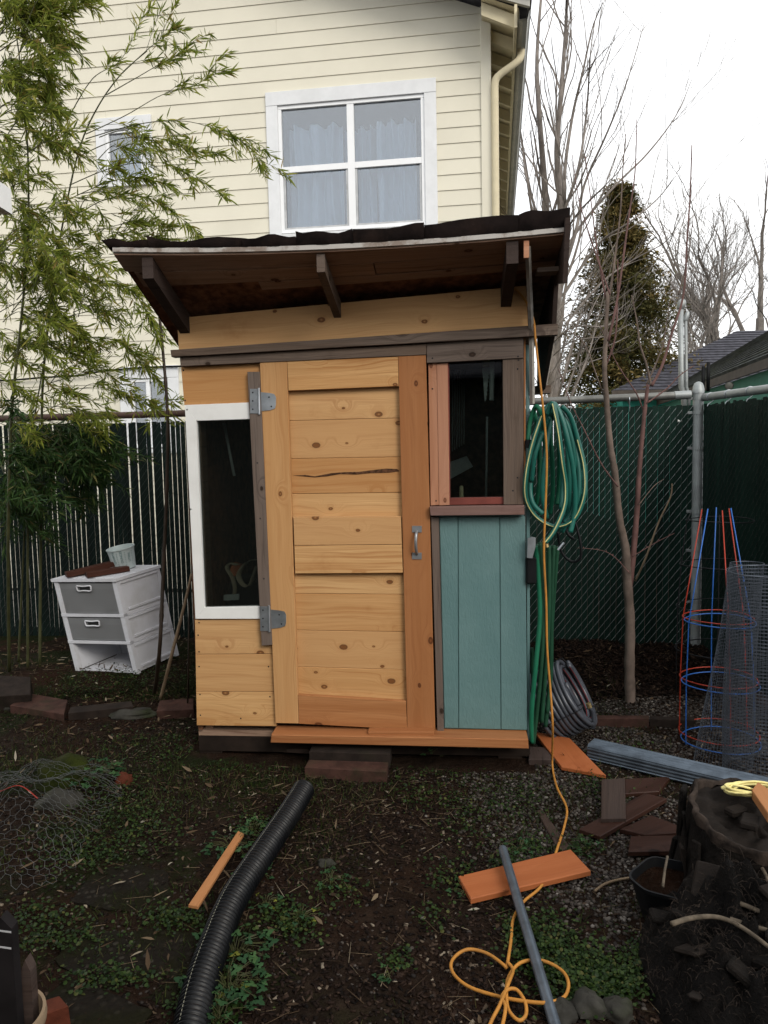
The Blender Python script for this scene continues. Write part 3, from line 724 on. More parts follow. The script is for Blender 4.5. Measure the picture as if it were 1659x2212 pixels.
for q0, q1 in ((a, um - .036), (um + .036, b_)):
    hb('meeting_rail', q0, q1, zm - .03, zm + .03, .0165, .05, 'vinyl', wn_, 'h')
    hb('window_pane', q0, q1, zm + .02, d_, -.006, .004, 'glass_house', wn_)
    hb('window_pane', q0, q1, c, zm - .02, -.012, .004, 'glass_house', wn_)
    s_ = .022
    MT['sash_grey'] = MT.get('sash_grey') or plain('sash_grey', (.45, .46, .47), .5)
    hb('screen_sash', q0, q0 + s_, c, zm - .03, .006, .015, 'sash_grey', wn_, 'v'); hb('screen_sash', q1 - s_, q1, c, zm - .03, .006, .015, 'sash_grey', wn_, 'v')
    hb('screen_sash', q0 + s_, q1 - s_, c, c + s_, .006, .015, 'sash_grey', wn_, 'h')
for q0, q1, tp in ((a + .02, um - .12, d_ - .12), (um + .24, b_ - .06, d_ - .14), (um - .10, um + .22, d_ - .16)):
    rows = []
    for i in range(25):
        zz = tp + .012 * math.sin(i) - (tp - c + .05) * i / 24; row = []
        for j in range(60):
            u = q0 + (q1 - q0) * j / 59; f = j * .34 + q0 * 9 + .5 * math.sin(i * .25 + j * .1)
            row.append(HOUSE.at(u, zz, -.16 + .07 * math.sin(f) + .025 * math.sin(f * 2.3 + 1) - (.05 if q1 - q0 < .35 else 0)))
        rows.append(row)
    MB().grid(rows).build('curtain', 'curtain', wn_, smooth=True)
ws_, (a, b_, c, d_) = window(WS, 'window', 1, 1, .10, .12, .05)
hb('window_pane', a, b_, c, d_, -.006, .004, 'glass_house', ws_)
hb('curtain', a, b_, c, d_ - .1, -.10, .01, 'curtain', ws_)
wl_, (a, b_, c, d_) = window(WLo, 'window', 2, 1, .12, .13, .05)
um = (a + b_) / 2 - .02
hb('mullion', um - .022, um + .022, c, d_, .017, .05, 'vinyl', wl_, 'v')
for q0, q1 in ((a, um - .022), (um + .022, b_)):
    hb('window_pane', q0, q1, c, d_, -.006, .004, 'glass_house', wl_)
    for k in range(26):
        zz = c + k * (d_ - c) / 26; mb = MB()
        if q0 > um: board('blind_slat', [HOUSE.at(q0, zz, -.035), HOUSE.at(q1, zz, -.035), HOUSE.at(q1, zz + .018, -.05), HOUSE.at(q0, zz + .018, -.05)], .001, 'blind', wl_)
# eave on the right-hand side: soffit boards, rafters, gutter, downspout, rake board
def hp_(u, z, off): return HOUSE.at(u, z, off)
EZ = 5.58
soff = MB(); soff.add([hp_(1.06, EZ + .12, .45), hp_(1.40, EZ - .02, .45), hp_(1.40, EZ - .02, -9), hp_(1.06, EZ + .12, -9)], [(0, 1, 2, 3)]).build('soffit', 'soffit', hs_)
for k in range(22):
    y = .36 - k * .42; w = .045
    lo = [hp_(1.06, EZ - .00, y), hp_(1.36, EZ - .14, y), hp_(1.36, EZ - .14, y - w), hp_(1.06, EZ - .00, y - w)]
    MB().hexa(lo, [p + V((0, 0, .115)) for p in lo]).build('rafter_tail', 'soffit', hs_)
b = [hp_(1.36, EZ - .20, .48), hp_(1.385, EZ - .20, .48), hp_(1.385, EZ - .20, -9), hp_(1.36, EZ - .20, -9)]
MB().hexa(b, [p + V((0, 0, .20)) for p in b]).build('fascia', 'soffit', hs_)
prof = [(1.612, -.02), (1.612, -.12), (1.66, -.135), (1.70, -.12), (1.715, -.05), (1.73, -.03), (1.73, -.015), (1.70, -.03), (1.69, -.11), (1.63, -.115), (1.625, -.02)]
MB().grid([[hp_(u - .225, EZ - .04 + z_, .52) for u, z_ in prof], [hp_(u - .225, EZ - .04 + z_, -9) for u, z_ in prof]]).build('gutter', 'gutter', hs_)
MB().hexa([hp_(1.0, EZ + .16, .42), hp_(1.50, EZ - .02, .42), hp_(1.50, EZ - .02, .46), hp_(1.0, EZ + .16, .46)], [hp_(1.0, EZ + .34, .42), hp_(1.50, EZ + .16, .42), hp_(1.50, EZ + .16, .46), hp_(1.0, EZ + .34, .46)]).build('rake_board', 'gutter', hs_)
roof = [hp_(1.52, EZ + .06, .50), hp_(1.52, EZ + .06, -9), hp_(-2.4, EZ + 1.65, -9), hp_(-2.4, EZ + 1.65, .50)]
MB().hexa(roof, [p + V((0, 0, .05)) for p in roof]).build('roof', 'shingle', hs_)
dp = [hp_(1.435, EZ - .12, .0), hp_(1.432, EZ - .22, .0), hp_(1.39, EZ - .29, .02), hp_(1.235, EZ - .40, .05), hp_(1.185, EZ - .47, .06), hp_(1.18, EZ - .60, .06), hp_(1.18, .1, .06)]
MB().tube(smooth_path(dp[:6], 4) + [dp[6]], .036, 8).build('downspout', 'soffit', hs_, smooth=True, auto=50)
cb = [HOUSE.px(x, y, .06) for x, y in ((-40, 825), (40, 820), (100, 815), (160, 812), (215, 803), (270, 797), (330, 793), (400, 791), (470, 790))]
tag(MB().tube(smooth_path(cb, 4), .010, 6).build('utility_cable', 'black_plastic', smooth=True), 'black utility cable sagging along the cream house wall above the fence', 'cable')

# ------------------------------------------------------------------ chain link fences with slats
SL = .0405
def fence(name, fr, n, z0, z1, label, slat, rail, wirez, gap, flip=1):
    root = thing(name, fr.at(0, 0), label, 'fence')
    me = None
    for k in range(n):
        u = (k + .5) * SL; base = hgt(*fr.at(u, 0)[:2]) - .02
        w = SL * gap
        if me is None:
            mb = MB().box((0, 0, .5), w, .006, 1.0, ch=.0008); me = mb.mesh('slat'); me.materials.append(MT[slat])
        o = bpy.data.objects.new('slat', me); a = math.atan2(fr.ex.y, fr.ex.x) + rng.uniform(-.05, .05)
        top = z1 - .055 - rng.uniform(0, .012); bot = z0 + rng.uniform(-.01, .02)
        M = M4.Translation(fr.at(u + rng.uniform(-.0012, .0012), bot)) @ M4.Rotation(a, 4, 'Z') @ M4.Rotation(rng.uniform(-.004, .004), 4, 'Y') @ M4.Diagonal((1, 1, top - bot, 1))
        place(o, root, M)
    return root
def wires(fr, n, z0, z1, root, mat, gap, r=.0016, sgn=1):
    A, B, K = [], [], []
    nz = int((z1 - z0) / .066)
    for k in range(n):
        for j in range(nz):
            zb = z0 + j * .066 + (.033 if k % 2 else 0) * 0 + (k * .052 * sgn) % .066
            if zb + .06 > z1 - .03: continue
            A.append(fr.at(k * SL, zb, .006)); B.append(fr.at((k + 1) * SL, zb + .052 * sgn, .006)); K.append(fr.at((k + 1) * SL, zb + .052 * sgn, .0))
    A, B, K = np.array(A), np.array(B), np.array(K); mid = (A + B) / 2; out = np.array(-fr.ey) * .004
    n_ = len(A); vs, fs = [], []
    ring = [(0, r), (r * .87, -r * .5), (-r * .87, -r * .5)]
    ex, ez = np.array(fr.ey), np.array([0, 0, 1.])
    for P in (A, A * .85 + B * .15 + out, B * .85 + A * .15 + out, B + np.array(fr.ey) * .004):
        for a, b in ring: vs.append(P + ex * a + ez * b)
    vs = np.stack(vs, 1); tf = []
    for i in range(3):
        for j in range(3):
            j2 = (j + 1) % 3; tf.append((i * 3 + j, i * 3 + j2, i * 3 + 3 + j2, i * 3 + 3 + j))
    tf = np.array(tf); fs = (tf[None] + (np.arange(n_) * 12)[:, None, None]).reshape(-1, 4)
    o = np_mesh('chain_link', vs.reshape(-1, 3), fs, mat, root); o['kind'] = 'stuff'
FL = Frame(FENCE.at(-1.3, 0), 9.4)                       # starts left of the view
NL = 78
fen = fence('slatted_fence', FL, NL, .07, 1.90, 'chain-link fence with dark green slats running behind the shed to the corner post', 'slat_shaded', 'rail', 0, .88)
L1 = 3.14                                                 # left run ends behind the shed
MB().tube([FL.at(-.1, 1.895), FL.at(3.3, 1.90)], .027, 12).build('top_rail', 'rail_rust', fen, smooth=True, auto=40)
FRt = Frame(FL.at(NL * SL, 0), 9.4)
NR = int((6.0 - NL * SL) / SL)
me_r = MB().box((0, 0, .5), SL * .95, .006, 1.0, ch=.0008).mesh('slat'); me_r.materials.append(MT['slat'])
for k in range(NR):
    me = me_r; o = bpy.data.objects.new('slat', me); a = math.atan2(FL.ex.y, FL.ex.x) + rng.uniform(-.05, .05)
    top, bot = 1.86 - rng.uniform(0, .012), .09 + rng.uniform(-.01, .02)
    place(o, fen, M4.Translation(FRt.at((k + .5) * SL + rng.uniform(-.001, .001), bot)) @ M4.Rotation(a, 4, 'Z') @ M4.Diagonal((1.0, 1, top - bot, 1)))
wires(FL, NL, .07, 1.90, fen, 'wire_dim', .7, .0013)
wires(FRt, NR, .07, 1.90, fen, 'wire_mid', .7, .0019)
MB().tube([FL.at(3.35, 1.905), FL.at(5.0, 1.912), FL.at(5.95, 1.925)], .027, 12).build('top_rail', 'rail_grey', fen, smooth=True, auto=40)
MB().tube([FL.at(5.86, 1.924), FL.at(5.97, 1.926)], .031, 12).build('rail_sleeve', 'galv_dull', fen, smooth=True, auto=40)
for u in (1.96, 4.40, 5.55):
    MB().tube([FL.at(u, 1.92, .0) + V((0, 0, .032 * math.sin(t))) + FL.ey * (.032 * math.cos(t)) - V((0, 0, .02)) for t in [k * .5 for k in range(-1, 9)]] + [FL.at(u + .004, 1.85, .01), FL.at(u + .002, 1.82, .02)], .0035, 6).build('tie_wire', 'galv', fen, smooth=True)
post = FL.at(6.02, 0)
cpst = thing('corner_post', post, 'grey galvanised round corner post with domed cap where the fences meet', 'post')
MB().tube([post, post + V((0, 0, 1.95))], .036, 16).build('tube', 'galv_dull', cpst, smooth=True, auto=40)
MB().lathe([(.040, 1.935), (.040, 1.965), (.038, 1.968), (.036, 1.985), (.028, 2.004), (.014, 2.014), (0, 2.017)], M4.Translation(post), 18).build('cap', 'galv_dull', cpst, smooth=True, auto=40)
for zc in (1.90, 1.80, 1.55, 1.10, .82, .45):
    MB().lathe([(.0362, zc - .012), (.0395, zc - .012), (.0395, zc + .012), (.0362, zc + .012)], M4.Translation(post), 16).build('tension_band', 'galv_dull', cpst)
    MB().box(post - FL.ex * .052 + V((0, 0, zc)), .04, .014, .022, ch=.003).build('band_bolt', 'galv_dull', cpst)
p2 = FL.at(5.935, 0, -.05)
o = MB().tube([p2, p2 + V((0, 0, 1.72))], .022, 4, ph=.78).build('brace_post', 'galv_dull'); tag(o, 'slim grey upright just left of the domed corner post', 'post')
MT['insul'] = plain('insul', (.66, .66, .62), .5)
isr = thing('pipe_fitting', p2 + V((0, 0, 1.74)), 'white pipe fitting beside the domed corner post', 'fitting')
MB().tube([p2 + V((-.06, -.03, 1.745)), p2 + V((.02, -.03, 1.745))], .017, 10).build('cylinder', 'insul', isr, smooth=True, auto=40)
# right fence comes towards the camera
class FrR(Frame): pass
RF = Frame(post + V((.035, -.02, 0)), 0); RF.ex = V((.045, -1, 0)).normalized(); RF.ey = V((1, .045, 0)).normalized()
f2 = thing('side_fence', RF.at(0, 0), 'blackish slatted chain-link fence at the right edge leading from the corner post', 'fence')
me2 = MB().box((0, 0, .5), SL * .93, .006, 1.0, ch=.0008).mesh('slat'); me2.materials.append(MT['slat_dark'])
for k in range(46):
    o = bpy.data.objects.new('slat', me2)
    place(o, f2, M4.Translation(RF.at((k + .5) * SL, .06)) @ M4.Rotation(math.atan2(RF.ex.y, RF.ex.x) + rng.uniform(-.12, .12), 4, 'Z') @ M4.Diagonal((1, 1, 1.80 - rng.uniform(0, .02), 1)))
wires(RF, 46, .07, 1.90, f2, 'wire_dim', .7, .0018)
MB().tube([RF.at(.0, 1.905), RF.at(1.9, 1.895)], .027, 12).build('top_rail', 'galv_dull', f2, smooth=True, auto=40)
for u in (.10, .35, .62, .95):
    MB().tube([RF.at(u, 1.90) + V((0, 0, .031 * math.sin(t))) - RF.ey * (.031 * math.cos(t)) for t in [k * .5 for k in range(-2, 8)]] + [RF.at(u + .02, 1.85, .03), RF.at(u + .03, 1.835, .04)], .003, 6).build('tie_wire', 'galv', f2, smooth=True)

# ------------------------------------------------------------------ green bungalow beyond the fence
MT['gutter_brown'] = plain('gutter_brown', (.075, .062, .052), .6)
MT['aqua'] = plain('aqua', (.055, .36, .30), .7, var=.08, sc=2); MT['aqua_dull'] = plain('aqua_dull', (.06, .20, .155), .7, var=.08)
MT['roof_moss'] = plain('roof_moss', (.050, .055, .055), .95, var=.4, sc=5, dirt=(.06, .07, .035), dsc=2, damt=.6)
bh = thing('green_bungalow', (6, 16, 0), 'low turquoise bungalow with dark shingle roof beyond the right fence', 'house')
def shingle_roof(name, A, B, C_, Dd, courses, mat, parent):
    """A-B eave, D-C ridge, overlapping courses"""
    A, B, C_, Dd = map(V, (A, B, C_, Dd)); nn = (B - A).cross(Dd - A).normalized()
    if nn.z < 0: nn = -nn
    rr = random.Random(3)
    for k in range(courses):
        t0, t1 = k / courses, (k + 1.15) / courses
        p, q = A.lerp(Dd, t0), B.lerp(C_, t0); r_, s_ = B.lerp(C_, min(1, t1)), A.lerp(Dd, min(1, t1))
        up = nn * (.035)
        MB().hexa([p, q, r_, s_], [p + up, q + up, r_ + nn * .012, s_ + nn * .012]).build(name, mat, parent)
P = lambda x, y, z_: on(x, y, (0, 0, z_), V((0, 0, 1)))
e0, e1 = YP(1335, 836, 15), YP(1800, 792, 12)
e0 = P(1330, 838, 2.75); 
e0 = YP(1322, 846, 15.0); e1 = YP(1480, 834, 15.0); e1.z = e0.z; e1 = e0 + V((9.5, 0, 0))
r0_ = YP(1592, 716, 18.2); r1_ = r0_ + V((7, 0, 0))
shingle_roof('shingle_course', e0, e1, r1_, r0_, 22, 'shingle', bh)
MB().hexa([e0 + V((.3, .3, -3.3)), e1 + V((0, .3, -3.3)), e1 + V((0, 4, -3.3)), e0 + V((.3, 4, -3.3))], [e0 + V((.3, .3, -.05)), e1 + V((0, .3, -.05)), e1 + V((0, 4, -.05)), e0 + V((.3, 4, -.05))]).build('wall', 'aqua', bh)
MB().hexa([e0 + V((0, -.02, -.14)), e1 + V((0, -.02, -.14)), e1 + V((0, .03, -.14)), e0 + V((0, .03, -.14))], [e0 + V((0, -.02, .02)), e1 + V((0, -.02, .02)), e1 + V((0, .03, .02)), e0 + V((0, .03, .02))]).build('gutter', 'gutter_brown', bh)
# front wing: eave runs towards the viewer on the right
g0, g1 = P(1396, 873, 2.42), P(1700, 757, 2.42)
gd = (g0 - g1).normalized(); inn = V((-gd.y, gd.x, 0)); inn = inn if inn.x > 0 else -inn
h0, h1 = g0 + inn * .10 - gd * .1 + V((0, 0, .05)), g1 + inn * 1.05 + V((0, 0, .88))
shingle_roof('shingle_course', g0, g1, h1, h0, 14, 'roof_moss', bh)
def lowbox(name, a, b, back, z0, z1, mat): 
    lo = [V((p.x, p.y, z0)) for p in (a, b, b + back, a + back)]; return MB().hexa(lo, [V((p.x, p.y, z1)) for p in lo]).build(name, mat, bh)
lowbox('fascia', g0, g1, inn * .03, g1.z - .10, g1.z + .01, 'gutter_brown')
lowbox('frieze', g0 + inn * .10, g1 + inn * .10, inn * .05, g1.z - .60, g1.z - .09, 'aqua_dull')
lowbox('wall', g0 + inn * .30, g1 + inn * .30, inn * .1, 0, g1.z - .3, 'black_plastic')
def bung(x, y, D_): return YP(x, y, D_)
for x0, xt, y0, y1, r in ((1472, 1470, 850, 664, .032), (1483, 1481, 850, 690, .018)):
    o = thing('conduit_mast', YP(x0, 900, 9), 'thick white conduit mast with weatherhead rising above the bungalow eave' if r > .03 else 'thinner conduit mast beside the thick white mast at the bungalow', 'mast')
    MB().tube([YP(x0 + 6, 900, 9), YP(x0 + 5, y0, 9), YP(x0, y0 - 14, 9), YP(xt, y1, 9)], r, 10).build('conduit', 'galv_dull', o, smooth=True)
    MB().lathe([(r * 1.1, -.02), (r * 1.5, 0), (r * 1.6, .05), (r * 1.0, .09), (0, .10)], M4.Translation(YP(xt, y1, 9)) @ M4.Rotation(.3, 4, 'Y'), 12).build('weatherhead', 'galv_dull', o, smooth=True)
for x, y, d_, hh, r, lab in ((1519, 815, 8.6, .12, .02, 'short dark vent pipe, the lower of two on the mossy bungalow roof'), (1530, 806, 8.6, .12, .02, 'short dark vent pipe, the upper of two on the mossy bungalow roof')):
    b = YP(x, y, d_); o = thing('vent_pipe', b, lab, 'vent'); MB().tube([b - V((0, 0, .2)), b + V((0, 0, hh))], r, 8).build('pipe', 'black_plastic', o, smooth=True)
fl_ = thing('flood_light', YP(1575, 833, 7.4), 'round flood light under the green bungalow eave', 'lamp')
c = YP(1575, 833, 7.4); Rz = M4.Translation(c) @ V((-.35, -.9, -.25)).to_track_quat('Z', 'Y').to_matrix().to_4x4()
MB().lathe([(.014, -.06), (.024, -.048), (.038, -.008), (.041, .007), (.038, .008)], Rz, 18).build('housing', 'iron', fl_, smooth=True)
MT['lens'] = plain('lens', (.16, .16, .14), .2, .2); MB().lathe([(.036, .004), (.02, .009), (0, .012)], Rz, 18).build('lens', 'lens', fl_, smooth=True)

# ------------------------------------------------------------------ corner of the gardener's own house at the left edge of the view, and its added unseen rear wing
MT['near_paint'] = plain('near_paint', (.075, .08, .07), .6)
oh = thing('near_house', (-2.3, 0, 0), 'white gutter corner of a house eave at the far left edge', 'house')
E0 = YP(12, 425, 2.75)
zt_ = E0.z
lo = [V((-4.6, E0.y, zt_ - .05)), V((E0.x, E0.y, zt_ - .05)), V((E0.x, -5, zt_ - .05)), V((-4.6, -5, zt_ - .05))]
MB().hexa(lo, [p + V((0, 0, .03)) for p in lo]).build('soffit', 'white_paint', oh)
lo = [V((E0.x - .02, E0.y + .0, zt_ - .06)), V((E0.x + .02, E0.y + .0, zt_ - .06)), V((E0.x + .02, -5, zt_ - .06)), V((E0.x - .02, -5, zt_ - .06))]
MB().hexa(lo, [p + V((0, 0, .085)) for p in lo]).build('fascia', 'white_paint', oh)
lo = [V((E0.x - .04, E0.y - .04, zt_ - .015)), V((E0.x - .04, -5, zt_ - .015)), V((-4.6, -5, zt_ + .6)), V((-4.6, E0.y - .04, zt_ + .6))]
MB().hexa(lo, [p + V((0, 0, .04)) for p in lo]).build('roof', 'shingle', oh)
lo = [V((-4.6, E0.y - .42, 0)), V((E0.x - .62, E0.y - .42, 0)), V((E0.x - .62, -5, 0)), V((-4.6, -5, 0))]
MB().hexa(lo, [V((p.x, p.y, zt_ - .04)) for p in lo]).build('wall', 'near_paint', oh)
lo = [V((-4.6, -4.6, 0)), V((5.5, -4.6, 0)), V((5.5, -5.0, 0)), V((-4.6, -5.0, 0))]  # unseen wing behind the camera, added so the windows reflect something dark
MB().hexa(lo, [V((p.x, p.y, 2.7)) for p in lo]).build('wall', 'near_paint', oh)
lo = [V((-4.6, -4.1, 2.62)), V((5.8, -4.1, 2.62)), V((5.8, -7.5, 3.9)), V((-4.6, -7.5, 3.9))]
MB().hexa(lo, [p + V((0, 0, .06)) for p in lo]).build('roof', 'shingle', oh)

# ------------------------------------------------------------------ vegetation
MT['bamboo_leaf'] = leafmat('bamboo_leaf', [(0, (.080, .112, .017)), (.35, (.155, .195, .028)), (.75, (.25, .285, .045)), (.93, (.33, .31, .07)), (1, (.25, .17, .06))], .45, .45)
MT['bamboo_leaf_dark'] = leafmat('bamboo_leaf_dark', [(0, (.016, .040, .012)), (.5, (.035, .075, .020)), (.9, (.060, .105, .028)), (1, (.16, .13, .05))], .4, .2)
MT['culm'] = plain('culm', (.050, .052, .022), .45, var=.3, sc=10)
MT['culm_dark'] = plain('culm_dark', (.030, .020, .013), .5, var=.3, sc=10)
def bamboo(name, culm, radius, sprays, label, leafmat_, seed, nper=2.4, group='bamboo canes in the left bed'):
    """culm: world points; sprays: list of (world points, leaf count)"""
    R_ = np.random.default_rng(seed); rr = random.Random(seed)
    root = thing(name, culm[0], label, 'bamboo', group)
    cpth = smooth_path(culm, 8); n = len(cpth)
    MB().tube(cpth, [radius * (1 - .75 * i / (n - 1)) for i in range(n)], 7).build('culm', 'culm', root, smooth=True)
    tw = MB(); P, Dn, Ln = [], [], []
    for pts, cnt, *sp in sprays:
        sp = sp[0] if sp else .10
        path = smooth_path(pts, 7); m = len(path)
        tw.tube(path, [.0035 * (1 - .75 * i / (m - 1)) for i in range(m)], 4)
        subs = [(path, int(cnt * .35 * nper), .5)]
        for k in range(max(3, int(cnt / 16))):             # side twigs, drooping
            i = rr.randint(int(m * .15), m - 2); p = path[i]; t = (path[min(m - 1, i + 1)] - p).normalized()
            d = (t * rr.uniform(.5, 1) + V((rr.uniform(-.7, .7), rr.uniform(-.7, .7), rr.uniform(-.35, .45)))).normalized() * rr.uniform(.6, 1.6) * sp * 1.7
            sub = smooth_path([p, p + d * .55, p + d + V((0, 0, -.03))], 4)
            tw.tube(sub, [.0016] * (len(sub) - 1) + [.0008], 3); subs.append((sub, max(3, int(cnt * .65 * nper / max(3, int(cnt / 16)))), .25))
        for sub, c2, st in subs:
            for _ in range(c2):
                f = rr.uniform(st, 1) * (len(sub) - 1.001); i = int(f); p = sub[i].lerp(sub[i + 1], f - i); t = (sub[i + 1] - sub[i]).normalized()
                d = t * rr.uniform(.3, 1.0) + V((rr.gauss(0, .45), rr.gauss(0, .45), rr.gauss(-.12, .40)))
                P.append(p + V((rr.gauss(0, .006), rr.gauss(0, .006), rr.gauss(0, .006)))); Dn.append(d); Ln.append(rr.uniform(.036, .098))
    tw.build('twigs', 'culm', root)
    P, Dn, Ln = np.array(P), np.array(Dn), np.array(Ln)
    scl = np.stack([Ln, Ln * R_.uniform(.6, 1.05, len(Ln)), Ln], 1)
    scatter('foliage', LEAF_V, LEAF_F, P, frames_along(Dn, R_.uniform(-1.6, 1.6, len(P))), scl, leafmat_, root, R_.random(len(P)), True)
    return root
def bp(l, Y0, Y1=None):
    Y1 = Y0 if Y1 is None else Y1
    return [YP(x, y, Y0 + (Y1 - Y0) * i / max(1, len(l) - 1)) for i, (x, y) in enumerate(l)]
def fill(x0, x1, y0, y1, n, cnt, seed, Y0, Y1, dx=(40, 130), dy=(-50, 40)):
    r = random.Random(seed); out = []
    for _ in range(n):
        x, y, Y = r.uniform(x0, x1), r.uniform(y0, y1), r.uniform(Y0, Y1); ax, ay = r.uniform(*dx), r.uniform(*dy)
        out.append((bp([(x, y), (x + ax * .5, y + ay - 12), (x + ax, y + ay + r.uniform(0, 35))], Y, Y + r.uniform(-.2, .2)), cnt))
    return out
BY = 5.2
base = lambda x, y: [H(x, y)]
bamboo('bamboo', [H(86, 1440)] + bp([(88, 1180), (90, 980), (92, 840), (104, 700), (118, 590), (142, 450), (173, 317), (212, 230), (262, 160), (318, 110)], 5.45, 5.0), .011, [
    (bp([(262, 160), (310, 115), (345, 85), (372, 62)], 5.0), 70), (bp([(230, 205), (300, 165), (360, 130), (412, 105)], 5.05), 80),
    (bp([(185, 290), (270, 250), (350, 205), (430, 180), (455, 150)], 5.1), 90),
    (bp([(185, 300), (300, 268), (400, 262), (480, 285), (535, 315), (572, 365)], 5.1, 4.9), 170),
    (bp([(165, 340), (260, 300), (350, 300), (420, 325), (470, 330)], 5.15), 130),
    (bp([(150, 400), (250, 360), (350, 352), (430, 390), (497, 432)], 5.15, 4.95), 160),
    (bp([(150, 430), (230, 395), (300, 385), (370, 400)], 5.1), 120),
    (bp([(138, 480), (230, 430), (310, 425), (370, 455), (435, 512)], 5.2, 5.0), 170),
    (bp([(130, 530), (220, 495), (310, 478), (370, 490)], 5.2), 140),
    (bp([(120, 580), (200, 540), (300, 520), (345, 515)], 5.2), 90),
    (bp([(150, 250), (200, 170), (260, 130), (300, 55)], 5.1), 60)] + fill(150, 250, 250, 560, 9, 40, 3, 5.0, 5.3), 'tall arching bamboo cane whose sprays hang past the upper house window', 'bamboo_leaf', 21)
bamboo('bamboo', [H(60, 1445)] + bp([(60, 1200), (62, 1000), (75, 900), (98, 760), (118, 600)], 5.3, 5.1), .010, [
    (bp([(112, 640), (180, 612), (240, 600), (295, 640), (325, 690), (343, 735)], 5.1, 4.85), 190),
    (bp([(105, 700), (160, 680), (220, 672), (265, 690)], 5.1), 60),
    (bp([(100, 760), (160, 735), (215, 728), (265, 742), (300, 775), (335, 815)], 5.1, 4.9), 190),
    (bp([(105, 860), (170, 840), (230, 838), (290, 862), (338, 885)], 5.1, 4.95), 130),
    (bp([(100, 830), (150, 815), (200, 800), (250, 800)], 5.1), 60), (bp([(95, 880), (150, 880), (200, 905), (232, 930)], 5.1), 80)] + fill(90, 190, 560, 900, 16, 40, 5, 5.0, 5.25), 'bamboo cane with drooping sprays in front of the lower house window', 'bamboo_leaf', 22)
bamboo('bamboo', [H(20, 1450)] + bp([(18, 1150), (25, 900), (45, 700), (60, 520), (60, 330), (45, 150), (30, 40)], 5.0, 4.8), .012,
    fill(-30, 60, 20, 260, 30, 60, 7, 4.5, 4.9, (30, 130), (-60, 10)) + [(bp([(0, 110), (60, 70), (130, 30), (185, 2)], 4.7), 150), (bp([(0, 190), (50, 150), (110, 120)], 4.7), 110), (bp([(20, 60), (70, 20), (150, -10)], 4.7), 90)] +
    fill(-40, 80, 240, 560, 26, 55, 8, 4.6, 5.0) + fill(-40, 100, 540, 900, 38, 55, 9, 4.7, 5.1), 'leafy bamboo cane filling the left edge of the picture', 'bamboo_leaf', 23)
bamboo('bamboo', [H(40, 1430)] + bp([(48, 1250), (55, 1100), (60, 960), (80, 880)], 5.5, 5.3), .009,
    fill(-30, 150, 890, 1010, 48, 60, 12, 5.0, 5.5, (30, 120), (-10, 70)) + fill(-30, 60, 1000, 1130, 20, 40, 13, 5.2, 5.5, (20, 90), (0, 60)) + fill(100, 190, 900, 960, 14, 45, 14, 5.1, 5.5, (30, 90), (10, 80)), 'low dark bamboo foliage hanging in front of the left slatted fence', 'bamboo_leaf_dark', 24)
# canes and sticks leaning by the shed
def cane(name, pts, r0, r1, mat, label, cat, nodes=None, n=5):
    p = smooth_path(pts, n); m = len(p); rad = [r0 + (r1 - r0) * i / (m - 1) for i in range(m)]
    if nodes:
        for i in range(nodes, m - 1, nodes): rad[i] *= 1.28
    return tag(MB().tube(p, rad, 8).build(name, mat, smooth=True), label, cat)
cane('bamboo_pole', [H(333, 1502), YP(345, 1400, 4.62), YP(352, 1250, 4.75), YP(360, 1050, 4.85), YP(362, 900, 4.9), YP(352, 760, 4.95), YP(340, 640, 5.0)], .0125, .0085, 'culm_dark', 'tall dark bamboo pole standing upright left of the shed', 'pole', 6, 8)
cane('garden_stick', [H(346, 1512), YP(372, 1410, 4.75), YP(400, 1300, 4.9), YP(414, 1240, 5.0)], .011, .009, 'tan_stick', 'pale weathered stick leaning towards the shed beside the drawer unit', 'stick')
cane('thin_cane', [H(405, 1535), YP(407, 1440, 4.5), YP(408, 1300, 4.6)], .006, .004, 'culm_dark', 'thin dark cane leaning at the left shed corner', 'cane')
cane('dead_branch', [H(1372, 1255, .55), YP(1395, 1205, 5.3), YP(1422, 1130, 5.35), YP(1448, 1075, 5.38), YP(1452, 1045, 5.4)], .008, .005, 'tan_stick', 'bare grey stick leaning on the green slats right of the young tree', 'stick')

# bare trees
def grow(mb, p, d, r, L, depth, rr, spread=.45, up=.25, sides=5, kids=(2, 4), taper=.72, wig=.12, rmin=.002, curve=0.0):
    n = 5; pts, rad = [p.copy()], [r]; dd = d.normalized()
    for i in range(n):
        dd = (dd + V((rr.gauss(0, wig), rr.gauss(0, wig), rr.gauss(0, wig) + up * .12))).normalized(); p = p + dd * (L / n); pts.append(p.copy()); rad.append(max(rmin, r * (1 - (1 - taper) * (i + 1) / n)))
    if depth == 0: rad[-1] = rmin * .5
    mb.tube(pts, rad, max(3, sides), cap=False)
    if depth == 0: return
    for k in range(rr.randint(*kids)):
        i = rr.randint(1, n) if k else n
        ax = (dd + V((rr.uniform(-1, 1), rr.uniform(-1, 1), rr.uniform(-.4, .8))) * spread * (1.3 if k else .5)).normalized()
        grow(mb, pts[i], ax, rad[i] * (.82 if k == 0 else rr.uniform(.4, .62)), L * rr.uniform(.62, .88), depth - 1, rr, spread, up, sides - 1, kids, taper, wig, rmin)
